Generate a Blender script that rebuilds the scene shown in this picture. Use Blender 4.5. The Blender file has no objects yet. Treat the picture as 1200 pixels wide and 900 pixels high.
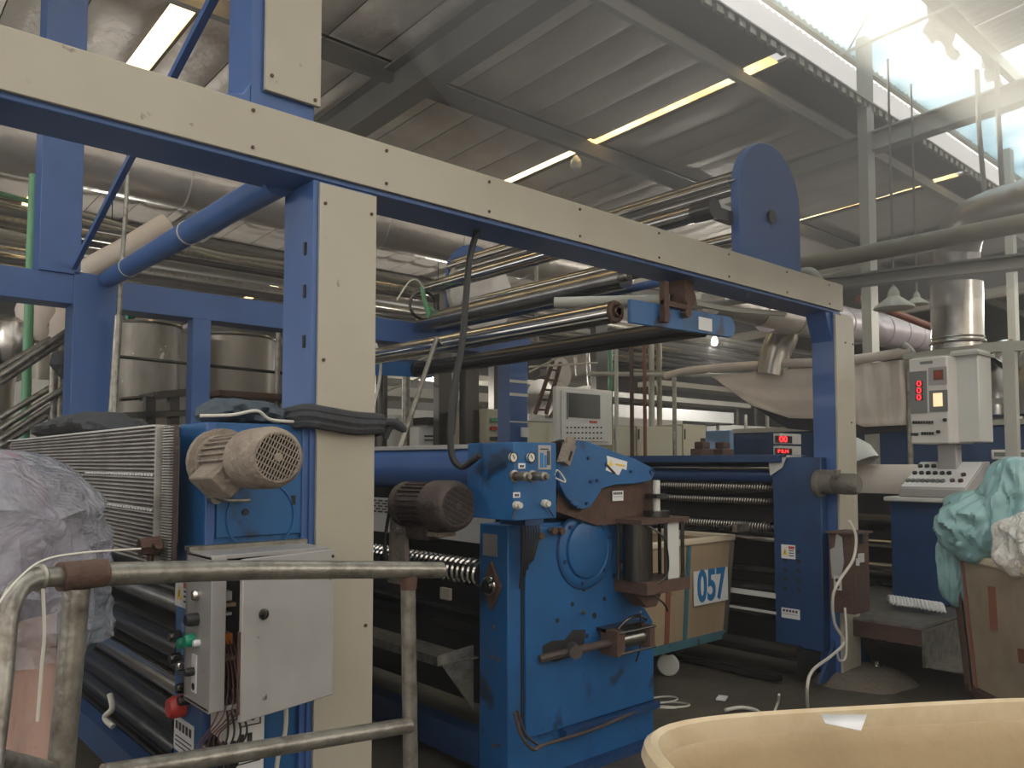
import bpy, math, random
from mathutils import Vector, Matrix, noise
R = math.radians
rnd = random.Random(7)
sc = bpy.context.scene
# ------------------------------------------------------------------ camera
CAM = Vector((0, 0, 1.6)); F = 935.0; PX, PY = 600.0, 493.0
pit, yaw = R(3.0), R(48.5)
FW = Vector((math.cos(yaw) * math.cos(pit), math.sin(yaw) * math.cos(pit), math.sin(pit)))
RT = Vector((math.sin(yaw), -math.cos(yaw), 0)); UP = RT.cross(FW)
cd = bpy.data.cameras.new('camera'); cam = bpy.data.objects.new('camera', cd)
sc.collection.objects.link(cam)
cd.sensor_width = 36; cd.lens = F / 1200 * 36; cd.shift_y = (PY - 450) / 1200; cd.clip_start = .05; cd.clip_end = 300
cam.matrix_world = Matrix.Translation(CAM) @ Matrix((RT, UP, -FW)).transposed().to_4x4()
sc.camera = cam
# ------------------------------------------------------------------ daylight and exposure
sc.view_settings.view_transform = 'Standard'; sc.view_settings.look = 'None'
sc.view_settings.exposure = 0.14; sc.view_settings.gamma = 1; sc.view_settings.use_curve_mapping = False
w = bpy.data.worlds.new('overcast_sky'); sc.world = w; w.use_nodes = True
bg = w.node_tree.nodes['Background']; bg.inputs[0].default_value = (1.0, 0.965, 0.91, 1); bg.inputs[1].default_value = 1.7
sn = bpy.data.lights.new('sun', 'SUN'); sn.energy = 24.0; sn.angle = R(1.5); sn.color = (1, .93, .76)
so = bpy.data.objects.new('sun', sn); sc.collection.objects.link(so)
so.rotation_euler = Vector((-.22, -.75, -.62)).to_track_quat('-Z', 'Y').to_euler()
def area(name, loc, size, power, col=(1, .97, .9), rot=(0, 0, 0)):
    l = bpy.data.lights.new(name, 'AREA'); l.shape = 'RECTANGLE'; l.size, l.size_y = size; l.energy = power; l.color = col
    o = bpy.data.objects.new(name, l); sc.collection.objects.link(o); o.location = loc; o.rotation_euler = rot
    return o

FILL_LAMPS = [(3.5, 13.5, 3.2), (9.5, 13.0, 3.2), (14.0, 9.5, 4.2), (14.0, 2.0, 4.4), (-3.0, 6.5, 4.2), (7.0, -5.0, 4.4)]  # bulbs added as fill light, mainly to lift the dark ceiling
FILL_W = 200
# ------------------------------------------------------------------ helpers
def at(px, py, X=None, Y=None, Z=None):
    d = FW + RT * ((px - PX) / F) - UP * ((py - PY) / F)
    t = (X - CAM.x) / d.x if X is not None else (Y - CAM.y) / d.y if Y is not None else (Z - CAM.z) / d.z
    return CAM + d * t
def atD(px, py, D): return CAM + (FW + RT * ((px - PX) / F) - UP * ((py - PY) / F)) * D
class G:
    def __init__(s): s.v = []; s.f = []
    def add(s, vs, fs):
        n = len(s.v); s.v += [tuple(v) for v in vs]; s.f += [tuple(i + n for i in f) for f in fs]; return s
    def box(s, x0, x1, y0, y1, z0, z1, M=None):
        vs = [Vector((x, y, z)) for x in (x0, x1) for y in (y0, y1) for z in (z0, z1)]
        if M: vs = [M @ v for v in vs]
        return s.add(vs, [(0, 1, 3, 2), (4, 6, 7, 5), (0, 4, 5, 1), (2, 3, 7, 6), (0, 2, 6, 4), (1, 5, 7, 3)])
    def cbox(s, c, size, rz=0, rx=0, ry=0):
        M = Matrix.Translation(c) @ Matrix.Rotation(rz, 4, 'Z') @ Matrix.Rotation(ry, 4, 'Y') @ Matrix.Rotation(rx, 4, 'X')
        a, b, c_ = size[0] / 2, size[1] / 2, size[2] / 2
        return s.box(-a, a, -b, b, -c_, c_, M)
    def beam(s, p0, p1, wd, ht):
        p0, p1 = Vector(p0), Vector(p1); d = (p1 - p0).normalized()
        sd = d.cross(Vector((0, 0, 1)))
        sd = sd.normalized() if sd.length > 1e-4 else Vector((1, 0, 0))
        u = sd.cross(d)
        vs = [p + sd * a * wd / 2 + u * b * ht / 2 for p in (p0, p1) for a, b in ((-1, -1), (1, -1), (1, 1), (-1, 1))]
        return s.add(vs, [(3, 2, 1, 0), (4, 5, 6, 7), (0, 1, 5, 4), (1, 2, 6, 5), (2, 3, 7, 6), (3, 0, 4, 7)])
    def lathe(s, p0, ax, prof, n=20, caps=True):
        p0 = Vector(p0); ax = Vector(ax).normalized()
        a = ax.cross(Vector((0, 0, 1)))
        a = a.normalized() if a.length > 1e-4 else Vector((1, 0, 0))
        b = ax.cross(a); vs = []; fs = []
        for r, h in prof:
            for k in range(n):
                t = 2 * math.pi * k / n; vs.append(p0 + ax * h + (a * math.cos(t) + b * math.sin(t)) * r)
        for i in range(len(prof) - 1):
            for k in range(n):
                fs.append((i * n + k, i * n + (k + 1) % n, (i + 1) * n + (k + 1) % n, (i + 1) * n + k))
        if caps: fs += [tuple(range(n))[::-1], tuple(range((len(prof) - 1) * n, len(prof) * n))]
        return s.add(vs, fs)
    def cyl(s, p0, p1, r, r1=None, n=16, caps=True):
        p0, p1 = Vector(p0), Vector(p1)
        return s.lathe(p0, p1 - p0, [(r, 0), (r if r1 is None else r1, (p1 - p0).length)], n, caps)
    def tube(s, pts, r, n=8, sub=6):
        P = [Vector(p) for p in pts]; q = []
        if len(P) > 2:
            for i in range(len(P) - 1):
                a, b, c, d = P[max(i - 1, 0)], P[i], P[i + 1], P[min(i + 2, len(P) - 1)]
                for k in range(sub):
                    t = k / sub
                    q.append(.5 * ((2 * b) + (c - a) * t + (2 * a - 5 * b + 4 * c - d) * t * t + (3 * b - a - 3 * c + d) * t ** 3))
            q.append(P[-1])
        else: q = P
        vs = []; fs = []; T0 = (q[1] - q[0]).normalized()
        nx = T0.cross(Vector((0, 0, 1)));  nx = nx.normalized() if nx.length > 1e-3 else Vector((1, 0, 0))
        for i, p in enumerate(q):
            T = (q[min(i + 1, len(q) - 1)] - q[max(i - 1, 0)]).normalized()
            nx = (nx - T * nx.dot(T)).normalized(); ny = T.cross(nx)
            for k in range(n):
                a = 2 * math.pi * k / n; vs.append(p + (nx * math.cos(a) + ny * math.sin(a)) * r)
        for i in range(len(q) - 1):
            for k in range(n): fs.append((i * n + k, i * n + (k + 1) % n, (i + 1) * n + (k + 1) % n, (i + 1) * n + k))
        fs += [tuple(range(n))[::-1], tuple(range((len(q) - 1) * n, len(q) * n))]
        return s.add(vs, fs)
    def prism(s, poly, axis, d0, d1):
        n = len(poly)
        def m(a, b, d): return (a, d, b) if axis == 'y' else (d, a, b) if axis == 'x' else (a, b, d)
        vs = [m(a, b, d0) for a, b in poly] + [m(a, b, d1) for a, b in poly]
        return s.add(vs, [tuple(range(n)), tuple(range(n, 2 * n))[::-1]] + [(i, i + n, (i + 1) % n + n, (i + 1) % n) for i in range(n)])
    def grid(s, f, nu, nv, wrap=False):
        vs = [f(u / nu, v / nv) for u in range(nu + (0 if wrap else 1)) for v in range(nv + 1)]
        fs = []
        for u in range(nu):
            for v in range(nv):
                u1 = (u + 1) % nu if wrap else u + 1
                fs.append((u * (nv + 1) + v, u1 * (nv + 1) + v, u1 * (nv + 1) + v + 1, u * (nv + 1) + v + 1))
        return s.add(vs, fs)
    def torus(s, c, ax, R0, r, n=20, m=8):
        c = Vector(c); ax = Vector(ax).normalized(); a = ax.cross(Vector((0, 0, 1)))
        a = a.normalized() if a.length > 1e-4 else Vector((1, 0, 0)); b = ax.cross(a)
        vs = []; fs = []
        for i in range(n):
            t = 2 * math.pi * i / n; d = a * math.cos(t) + b * math.sin(t)
            for k in range(m):
                q = 2 * math.pi * k / m; vs.append(c + d * (R0 + r * math.cos(q)) + ax * r * math.sin(q))
        for i in range(n):
            for k in range(m): fs.append((i * m + k, ((i + 1) % n) * m + k, ((i + 1) % n) * m + (k + 1) % m, i * m + (k + 1) % m))
        return s.add(vs, fs)
def wloc(o):
    v = Vector(o.location)
    return v + (wloc(o.parent) if o.parent else Vector())
import bmesh
def link(o): sc.collection.objects.link(o)
def part(parent, name, mat, g, label=None, bevel=0, solid=0):
    """one mesh object out of the shapes collected in g, its origin at its middle"""
    c = Vector([(min(v[i] for v in g.v) + max(v[i] for v in g.v)) / 2 for i in range(3)])
    me = bpy.data.meshes.new(name)
    me.from_pydata([Vector(v) - c for v in g.v], [], g.f)
    bm = bmesh.new(); bm.from_mesh(me); bmesh.ops.recalc_face_normals(bm, faces=bm.faces); bm.to_mesh(me); bm.free()
    me.materials.append(mat); me.shade_smooth(); me.set_sharp_from_angle(angle=R(38))
    o = bpy.data.objects.new(name, me); link(o)
    if parent: o.parent = parent; o.location = c - wloc(parent)
    else: o.location = c
    if label: o['label'] = label
    if bevel:
        b = o.modifiers.new('b', 'BEVEL'); b.width = bevel; b.segments = 2; b.limit_method = 'ANGLE'; b.angle_limit = R(50)
    if solid:
        b = o.modifiers.new('s', 'SOLIDIFY'); b.thickness = solid
    return o
def tag(o, label, cat, group=None):
    o['label'] = label; o['category'] = cat
    if group: o['group'] = group
    return o
def thing(name, label, cat, loc, group=None):
    o = bpy.data.objects.new(name, None); o.empty_display_size = .1; link(o); o.location = loc
    return tag(o, label, cat, group)
def solo(name, mat, g, label, cat, group=None, **k): return tag(part(None, name, mat, g, **k), label, cat, group)
def struct(name, mat, g, **k):
    o = part(None, name, mat, g, **k); o['kind'] = 'structure'; return o
def text(parent, name, s, mat, c, size, right, up, depth=.002, sx=1, bold=0.0, label=None):
    """flat lettering as a mesh, centred at c"""
    cu = bpy.data.curves.new(name, 'FONT'); cu.body = s; cu.size = size; cu.extrude = depth; cu.align_x = 'CENTER'; cu.align_y = 'CENTER'; cu.offset = bold
    t = bpy.data.objects.new('t', cu); link(t)
    dg = bpy.context.evaluated_depsgraph_get(); me = bpy.data.meshes.new_from_object(t.evaluated_get(dg))
    bpy.data.objects.remove(t)
    me.materials.clear(); me.materials.append(mat)
    right = Vector(right).normalized(); up = Vector(up).normalized(); nn = right.cross(up)
    M = Matrix((right * sx, up, nn)).transposed()
    for v in me.vertices: v.co = M @ v.co
    o = bpy.data.objects.new(name, me); link(o)
    if parent: o.parent = parent; o.location = Vector(c) - wloc(parent)
    else: o.location = c
    if label: o['label'] = label
    return o
def clone(root, delta, label=None, group=None):
    r = root.copy(); link(r); r.location = root.location + Vector(delta)
    if label: r['label'] = label
    if group: r['group'] = group
    for ch in root.children:
        c = ch.copy(); link(c); c.parent = r
        for g_ in ch.children:
            d = g_.copy(); link(d); d.parent = c
    return r

# ------------------------------------------------------------------ materials
def mt(name, col, rough=.5, metal=0, col2=None, amt=.5, scale=6, bump=0, bscale=40, stretch=None, spots=None, spot_amt=.5, spot_scale=9, trans=0, coat=0):
    m = bpy.data.materials.new(name); m.use_nodes = True; nt = m.node_tree; N = nt.nodes; L = nt.links
    b = N['Principled BSDF']; b.inputs['Roughness'].default_value = rough; b.inputs['Metallic'].default_value = metal
    if coat: b.inputs['Coat Weight'].default_value = coat
    if trans: b.inputs['Transmission Weight'].default_value = trans
    geo = N.new('ShaderNodeNewGeometry'); mp = N.new('ShaderNodeMapping'); L.new(geo.outputs['Position'], mp.inputs[0])
    if stretch: mp.inputs['Scale'].default_value = stretch
    nz = N.new('ShaderNodeTexNoise'); nz.inputs['Scale'].default_value = scale; nz.inputs['Detail'].default_value = 6; nz.inputs['Roughness'].default_value = .65
    L.new(mp.outputs[0], nz.inputs['Vector'])
    mx = N.new('ShaderNodeMix'); mx.data_type = 'RGBA'
    col2 = col2 or tuple(c * .6 for c in col)
    mx.inputs[6].default_value = (*col, 1); mx.inputs[7].default_value = (*col2, 1)
    rp = N.new('ShaderNodeValToRGB'); rp.color_ramp.elements[0].position = .42; rp.color_ramp.elements[1].position = .75
    rp.color_ramp.elements[1].color = (amt, amt, amt, 1)
    L.new(nz.outputs[0], rp.inputs[0]); L.new(rp.outputs[0], mx.inputs[0]); out = mx.outputs[2]
    if spots:
        n2 = N.new('ShaderNodeTexNoise'); n2.inputs['Scale'].default_value = spot_scale; n2.inputs['Detail'].default_value = 8
        L.new(geo.outputs['Position'], n2.inputs['Vector'])
        r2 = N.new('ShaderNodeValToRGB'); r2.color_ramp.elements[0].position = .68 - .2 * spot_amt; r2.color_ramp.elements[1].position = .72 - .17 * spot_amt
        L.new(n2.outputs[0], r2.inputs[0]); m2 = N.new('ShaderNodeMix'); m2.data_type = 'RGBA'
        m2.inputs[7].default_value = (*spots, 1); L.new(r2.outputs[0], m2.inputs[0]); L.new(out, m2.inputs[6]); out = m2.outputs[2]
    L.new(out, b.inputs['Base Color'])
    if bump:
        n3 = N.new('ShaderNodeTexNoise'); n3.inputs['Scale'].default_value = bscale; n3.inputs['Detail'].default_value = 5
        L.new(mp.outputs[0], n3.inputs['Vector']); bp = N.new('ShaderNodeBump'); bp.inputs['Strength'].default_value = bump; bp.inputs['Distance'].default_value = .03
        L.new(n3.outputs[0], bp.inputs['Height']); L.new(bp.outputs[0], b.inputs['Normal'])
    return m
def emit(name, col, s=1):
    m = bpy.data.materials.new(name); m.use_nodes = True; b = m.node_tree.nodes['Principled BSDF']
    b.inputs['Base Color'].default_value = (*col, 1); b.inputs['Emission Color'].default_value = (*col, 1); b.inputs['Emission Strength'].default_value = s
    return m
def translucent(name, col, mixv=.75, col2=None):
    m = bpy.data.materials.new(name); m.use_nodes = True; nt = m.node_tree; N = nt.nodes; L = nt.links
    t = N.new('ShaderNodeBsdfTranslucent'); d = N.new('ShaderNodeBsdfDiffuse'); x = N.new('ShaderNodeMixShader'); x.inputs[0].default_value = mixv
    geo = N.new('ShaderNodeNewGeometry'); nz = N.new('ShaderNodeTexNoise'); nz.inputs['Scale'].default_value = 1.3; nz.inputs['Detail'].default_value = 6
    L.new(geo.outputs['Position'], nz.inputs['Vector']); r = N.new('ShaderNodeValToRGB')
    r.color_ramp.elements[0].position = .35; r.color_ramp.elements[1].position = .65
    r.color_ramp.elements[0].color = (*(col2 or col), 1); r.color_ramp.elements[1].color = (*col, 1)
    L.new(nz.outputs[0], r.inputs[0]); L.new(r.outputs[0], t.inputs[0]); L.new(r.outputs[0], d.inputs[0])
    L.new(d.outputs[0], x.inputs[1]); L.new(t.outputs[0], x.inputs[2]); L.new(x.outputs[0], N['Material Output'].inputs[0])
    return m
def film(name, col, alpha, rough=.12, rim=.5, bs=1.0):
    m = bpy.data.materials.new(name); m.use_nodes = True; nt = m.node_tree; N = nt.nodes; L = nt.links
    b = N['Principled BSDF']; b.inputs['Base Color'].default_value = (*col, 1); b.inputs['Roughness'].default_value = rough; b.inputs['Specular IOR Level'].default_value = .8
    lw = N.new('ShaderNodeLayerWeight'); lw.inputs[0].default_value = .35
    mr = N.new('ShaderNodeMapRange'); mr.inputs['To Min'].default_value = alpha; mr.inputs['To Max'].default_value = min(1, alpha + rim)
    L.new(lw.outputs['Facing'], mr.inputs[0]); L.new(mr.outputs[0], b.inputs['Alpha'])
    geo = N.new('ShaderNodeNewGeometry'); n3 = N.new('ShaderNodeTexNoise'); n3.inputs['Scale'].default_value = 9; n3.inputs['Detail'].default_value = 4; n3.inputs['Distortion'].default_value = 1.5
    L.new(geo.outputs['Position'], n3.inputs['Vector']); bp = N.new('ShaderNodeBump'); bp.inputs['Strength'].default_value = bs; bp.inputs['Distance'].default_value = .05
    L.new(n3.outputs[0], bp.inputs['Height']); L.new(bp.outputs[0], b.inputs['Normal'])
    return m
M = {}
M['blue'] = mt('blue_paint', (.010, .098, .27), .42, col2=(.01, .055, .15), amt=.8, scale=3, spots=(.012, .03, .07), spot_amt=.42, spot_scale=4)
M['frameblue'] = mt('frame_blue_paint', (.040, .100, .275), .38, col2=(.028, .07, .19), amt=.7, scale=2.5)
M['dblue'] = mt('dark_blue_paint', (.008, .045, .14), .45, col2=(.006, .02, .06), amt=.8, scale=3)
M['mblue'] = mt('faded_blue_paint', (.10, .22, .42), .5, amt=.3)
M['teal'] = mt('teal_paint', (.06, .16, .20), .55, amt=.7, spots=(.03, .03, .03), spot_amt=.2)
M['cream'] = mt('cream_panel', (.385, .355, .285), .45, col2=(.31, .28, .215), amt=.6, scale=2, spots=(.16, .13, .10), spot_amt=-.1, spot_scale=11)
M['beige'] = mt('beige_cabinet', (.45, .43, .32), .45, amt=.25, scale=2)
M['grey'] = mt('grey_enamel', (.34, .33, .32), .4, col2=(.25, .24, .235), amt=.6, scale=4, spots=(.09, .06, .055), spot_amt=-.05, spot_scale=14)
M['lgrey'] = mt('light_grey_enamel', (.55, .55, .52), .4, amt=.2, scale=3)
M['white'] = mt('white_enamel', (.75, .76, .76), .35, amt=.2, scale=3)
M['galv'] = mt('galvanised_pipe', (.30, .285, .25), .36, .7, col2=(.10, .085, .07), amt=1, scale=16, bump=.09, bscale=60)
M['steel'] = mt('polished_steel', (.62, .60, .56), .12, 1, col2=(.35, .34, .32), amt=.6, scale=5)
M['bsteel'] = mt('brushed_steel', (.48, .46, .43), .26, 1, col2=(.25, .24, .22), amt=.7, scale=5)
M['dsteel'] = mt('dark_steel', (.075, .07, .066), .24, .8, amt=.6, scale=6)
M['roller'] = mt('dark_rubber_roller', (.014, .015, .017), .22, .2, amt=.5, scale=3)
M['black'] = mt('black_rubber', (.02, .02, .02), .55, amt=.3)
M['duct'] = mt('duct_wrap', (.52, .49, .46), .33, .6, col2=(.30, .27, .25), amt=.8, scale=1.6, bump=.5, bscale=4)
M['ductp'] = mt('pinkish_duct_wrap', (.52, .47, .50), .35, .35, col2=(.36, .30, .34), amt=.6, scale=2, bump=.3, bscale=8)
M['foil'] = mt('foil_insulation', (.62, .58, .53), .5, .25, col2=(.40, .36, .32), amt=.8, scale=1.1, bump=.55, bscale=7)
M['foilb'] = mt('bright_foil_insulation', (.62, .62, .60), .45, .4, col2=(.42, .41, .38), amt=.7, scale=2, bump=.6, bscale=7)
M['roofsteel'] = mt('grey_structural_steel', (.17, .165, .155), .55, .1, col2=(.10, .095, .09), amt=.5, scale=2)
M['ltsteel'] = mt('pale_structural_steel', (.42, .41, .36), .5, .1, col2=(.30, .29, .26), amt=.5, scale=2)
M['rust'] = mt('rusty_iron', (.10, .055, .04), .75, .2, col2=(.05, .035, .03), amt=.8, scale=14, bump=.3, bscale=50)
M['dust'] = mt('dusty_motor_casting', (.27, .225, .18), .75, .1, col2=(.14, .11, .09), amt=.9, scale=14, bump=.4, bscale=50)
M['brown'] = mt('brown_motor_casting', (.085, .062, .055), .6, .3, col2=(.045, .035, .03), amt=.8, scale=12, bump=.3, bscale=50)
M['tank'] = mt('stained_tank_steel', (.26, .24, .21), .45, .35, col2=(.13, .115, .10), amt=1, scale=5, stretch=(1, 1, .35), bump=.1, bscale=20, spots=(.6, .58, .54), spot_amt=-.02, spot_scale=8)
M['tank2'] = mt('worn_tank_steel', (.26, .235, .20), .4, .5, col2=(.16, .14, .115), amt=.9, scale=2.5, stretch=(1, 1, .3))
M['floor'] = mt('oily_concrete', (.085, .072, .055), .5, 0, col2=(.03, .026, .022), amt=1, scale=1.7, bump=.25, bscale=14, spots=(.14, .125, .10), spot_amt=0.02, spot_scale=3.2)
M['conc'] = mt('rough_concrete', (.13, .11, .085), .85, amt=.6, scale=9, bump=.5, bscale=30)
M['ply'] = mt('brown_board', (.36, .27, .17), .6, col2=(.24, .17, .105), amt=.7, scale=3, stretch=(1, 1, .25), spots=(.07, .06, .055), spot_amt=-.12, spot_scale=5)
M['board'] = mt('grimy_board', (.36, .29, .21), .65, col2=(.24, .185, .13), amt=.9, scale=3, spots=(.09, .05, .035), spot_amt=-.1, spot_scale=4)
M['fibre'] = mt('yellowed_fibreglass', (.46, .355, .215), .4, col2=(.37, .27, .155), amt=.6, scale=5, bump=.08, bscale=20, coat=.2)
M['rim'] = mt('pale_moulded_rim', (.58, .50, .36), .45, amt=.25, scale=6)
M['redoxide'] = mt('red_oxide_strip', (.20, .07, .045), .6, amt=.5)
M['greenp'] = mt('green_painted_pipe', (.12, .32, .17), .5, amt=.5)
M['cloth'] = mt('dark_grey_rag', (.035, .037, .043), .85, amt=.5, bump=.4, bscale=25)
M['gcloth'] = mt('grey_blue_cloth', (.055, .075, .095), .85, amt=.5, bump=.4, bscale=20)
M['canvas'] = mt('stained_canvas', (.60, .53, .47), .8, col2=(.46, .40, .35), amt=.6, scale=2, spots=(.035, .035, .04), spot_amt=-.12, spot_scale=4, bump=.25, bscale=6)
M['pinkcloth'] = mt('pink_cream_fabric_bundle', (.55, .36, .30), .8, col2=(.47, .42, .42), amt=.9, scale=2.2, bump=.5, bscale=9)
M['greycloth'] = mt('grey_mauve_fabric_bundle', (.24, .225, .27), .8, col2=(.33, .17, .21), amt=.9, scale=3, bump=.6, bscale=7)
M['tealbag'] = mt('teal_plastic_sheet', (.25, .42, .42), .28, col2=(.13, .26, .28), amt=.8, scale=4, bump=.6, bscale=5)
M['ribm'] = mt('ribbed_aluminium', (.50, .48, .45), .34, .5, col2=(.20, .18, .16), amt=.9, scale=7, spots=(.09, .06, .05), spot_amt=-.12, spot_scale=8)
M['rimf'] = mt('worn_fibreglass_lip', (.56, .46, .31), .35, col2=(.44, .33, .19), amt=.9, scale=9, coat=.3)
M['dteal'] = mt('dull_teal_plastic', (.10, .17, .21), .35, amt=.6, bump=.3, bscale=6)
M['gmotor'] = mt('grey_brown_motor_casting', (.15, .135, .115), .6, .3, amt=.8, scale=12, bump=.3, bscale=50)
M['oldpipe'] = mt('grimy_cream_pipe', (.30, .265, .20), .5, .2, col2=(.17, .145, .11), amt=.8, scale=5)
M['film'] = film('clear_plastic_film', (.36, .37, .43), .34, .1, .45)
M['clearbag'] = film('milky_plastic_film', (.78, .74, .70), .6)
M['panelw'] = mt('off_white_panel', (.60, .57, .54), .4, amt=.2, scale=4)
M['screen'] = mt('dark_screen_glass', (.025, .03, .03), .15, amt=.1)
M['winframe'] = mt('grey_screen_surround', (.16, .17, .165), .5, amt=.2)
M['sticker'] = mt('white_sticker', (.68, .68, .68), .5, amt=.1)
M['yellow'] = mt('warning_yellow', (.75, .52, .03), .5, amt=.1)
M['ink'] = mt('printed_ink', (.02, .02, .02), .6, amt=.1)
M['inkblue'] = mt('blue_printed_ink', (.015, .16, .38), .5, amt=.1)
M['inkred'] = mt('red_printed_ink', (.45, .05, .03), .5, amt=.1)
M['red'] = mt('red_plastic', (.55, .04, .03), .35, amt=.2)
M['green'] = mt('green_plastic', (.01, .30, .18), .35, amt=.2)
M['orange'] = mt('orange_plastic', (.7, .20, .03), .35, amt=.2)
M['wire'] = mt('white_cable', (.55, .53, .47), .5, amt=.2)
M['rwire'] = mt('dull_red_wire', (.13, .045, .04), .5, amt=.3)
M['dial'] = mt('gauge_dial', (.62, .60, .52), .4, amt=.1)
M['led'] = emit('red_led_segment', (1, .03, .04), 1.6)
M['lamp'] = emit('lit_amber_display', (1, .72, .42), .75)
M['tube'] = emit('fill_lamp_glass', (1, .93, .78), 4)
M['skyl'] = translucent('yellowed_skylight_sheet', (1, .97, .86), .9, (1, .80, .48))
M['bluesheet'] = translucent('pale_blue_translucent_sheet', (.90, .96, 1.0), .85, (.55, .69, .78))
M['dkwall'] = mt('dim_hall_wall', (.14, .13, .12), .8, amt=.6, scale=.8)
M['slot'] = mt('dark_slot', (.012, .012, .013), .7, amt=.1)

# ------------------------------------------------------------------ setting
struct('floor', M['floor'], G().grid(lambda u, v: Vector((-9 + u * 49, -12 + v * 36, 0)), 12, 12))
struct('wall_far', M['dkwall'], G().box(-9, 40, 24, 24.2, 0, 6.2))
struct('wall_near', M['dkwall'], G().box(-9, 40, -12.2, -12, 0, 7))
struct('wall_left', M['dkwall'], G().box(-9.2, -9, -12, 24, 0, 1.1).box(-9.2, -9, -12, 24, 4.6, 7.0))
struct('wall_right', M['dkwall'], G().box(40, 40.2, -12, 24, 0, 7))
def zr(y): return 6.0 - (y - 4.5) * .035          # underside of the lower roof
def zu(y): return 6.95 + (4.78 - y) * .10         # underside of the raised roof
roof = struct('ceiling', M['dkwall'], G().prism([(4.45, zr(4.45) + .12), (24, zr(24) + .12), (24, zr(24) + .16), (4.45, zr(4.45) + .16)], 'x', -9, 2.46)
              .prism([(4.45, zr(4.45) + .12), (24, zr(24) + .12), (24, zr(24) + .16), (4.45, zr(4.45) + .16)], 'x', 2.72, 7.88)
              .prism([(4.45, zr(4.45) + .12), (24, zr(24) + .12), (24, zr(24) + .16), (4.45, zr(4.45) + .16)], 'x', 8.1, 13.3)
              .prism([(4.45, zr(4.45) + .12), (24, zr(24) + .12), (24, zr(24) + .16), (4.45, zr(4.45) + .16)], 'x', 13.5, 18.7)
              .prism([(4.45, zr(4.45) + .12), (24, zr(24) + .12), (24, zr(24) + .16), (4.45, zr(4.45) + .16)], 'x', 18.9, 40))
# foil insulation panels between the purlins
PUR = [4.85, 7.25, 9.7, 12.1, 14.5, 17.0]
bays = [(-2.9, 2.46), (2.72, 7.88), (8.1, 13.3), (13.5, 18.7)]
def panel_mesh(wd, ln, seed, sag):
    def f(u, v):
        e = math.sin(math.pi * u) ** .35 * math.sin(math.pi * v) ** .5
        return Vector(((u - .5) * wd, (v - .5) * ln, -sag * e + .02 * noise.noise(Vector((u * 4, v * 5, seed))) * e))
    g = G().grid(f, 6, 6)
    me = bpy.data.meshes.new('insulation_panel'); me.from_pydata(g.v, [], g.f); me.materials.append(M['foil']); me.shade_smooth(); return me
cache = {}
for bx0, bx1 in bays:
    n = 9; wd = (bx1 - bx0) / n
    for i in range(n):
        for a, b in zip(PUR[:-1], PUR[1:]):
            key = (round(wd, 2), round(b - a, 2), rnd.randint(0, 2))
            if key not in cache: cache[key] = panel_mesh(wd - .012, b - a - .05, key[2] * 7.1, .05)
            o = bpy.data.objects.new('insulation_panel', cache[key]); link(o); o.parent = roof
            y = (a + b) / 2; o.location = Vector((bx0 + (i + .5) * wd, y, zr(y) + .075)) - roof.location; o.rotation_euler = (-math.atan(.035), 0, 0)
for x0, x1 in ((2.46, 2.72), (7.88, 8.1), (13.3, 13.5), (18.7, 18.9)):
    part(roof, 'skylight_strip', M['skyl'], G().prism([(4.6, zr(4.6) + .125), (20, zr(20) + .125), (20, zr(20) + .135), (4.6, zr(4.6) + .135)], 'x', x0, x1), 'long narrow yellowed skylight slot')
def ibeam(g, p0, p1, wd, ht, tf=.02, tw=.014):
    p0, p1 = Vector(p0), Vector(p1); g.beam(p0, p1, tw, ht)
    for s in (-1, 1): g.beam(p0 + Vector((0, 0, s * (ht / 2 - tf / 2))), p1 + Vector((0, 0, s * (ht / 2 - tf / 2))), wd, tf)
    return g
for i, y in enumerate(PUR):
    z = zr(y) - .07
    struct('trim_%d' % (i + 1), M['ltsteel'] if i == 0 else M['roofsteel'], G().beam((-3, y, z), (30, y, z), .09 if i else .07, .18 if i else .12))
k = 20
for X, hh in ((-.8, .42), (4.66, .42), (10.05, .25), (15.5, .25), (20.9, .25)):
    zb = lambda y: 5.60 - .037 * (y - 2.78) + hh / 2
    g = ibeam(G(), (X, -3, zb(-3)), (X, 22, zb(22)), .26 if X < 6 else .2, hh)
    struct('trim_%d' % k, M['ltsteel'] if X > 6 else M['roofsteel'], g); k += 1
    if X > 6:
        struct('trim_%d' % k, M['ltsteel'], G().beam((X - .1, 4.46, 0), (X - .1, 4.46, 7.0), .2, .12)); k += 1
# eave corrugation ends and clerestory rails
g = G()
for i in range(120):
    x = 2 + i * .2; g.box(x, x + .11, 4.40, 4.45, zr(4.45) + .07, zr(4.45) + .15)
o_ = struct('trim_40', M['ltsteel'], g)
struct('trim_41', M['ltsteel'], G().box(-3, 30, 4.38, 4.44, zr(4.45) + .145, zr(4.45) + .165))
struct('trim_42', M['ltsteel'], G().beam((-3, 4.80, 7.03), (30, 4.80, 7.03), .07, .12))
upr = struct('ceiling_raised', M['bluesheet'], G().prism([(4.9, zu(4.9) + .2), (4.9, zu(4.9) + .21), (4.0, zu(4.0) + .21), (4.0, zu(4.0) + .2)], 'x', -3, 30))
def corr(x0, x1, y0, y1, mat, nm, amp=.018, dz=.08):
    def f(u, v):
        y = y0 + (y1 - y0) * v; x = x0 + (x1 - x0) * u
        return Vector((x, y, zu(y) + dz + amp * math.sin(u * 14 * math.pi)))
    return part(upr, nm, mat, G().grid(f, 56, 2))
for i in range(22):
    x = 3 + i * 1.0
    corr(x, x + .985, 4.9, 3.55, M['bluesheet'], 'roof_sheet')
    corr(x, x + .985, 3.53, 1.2, M['foilb'] if i % 4 != 1 else M['bluesheet'], 'roof_sheet')
    corr(x, x + .985, 1.18, -6, M['foilb'], 'roof_sheet')
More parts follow.
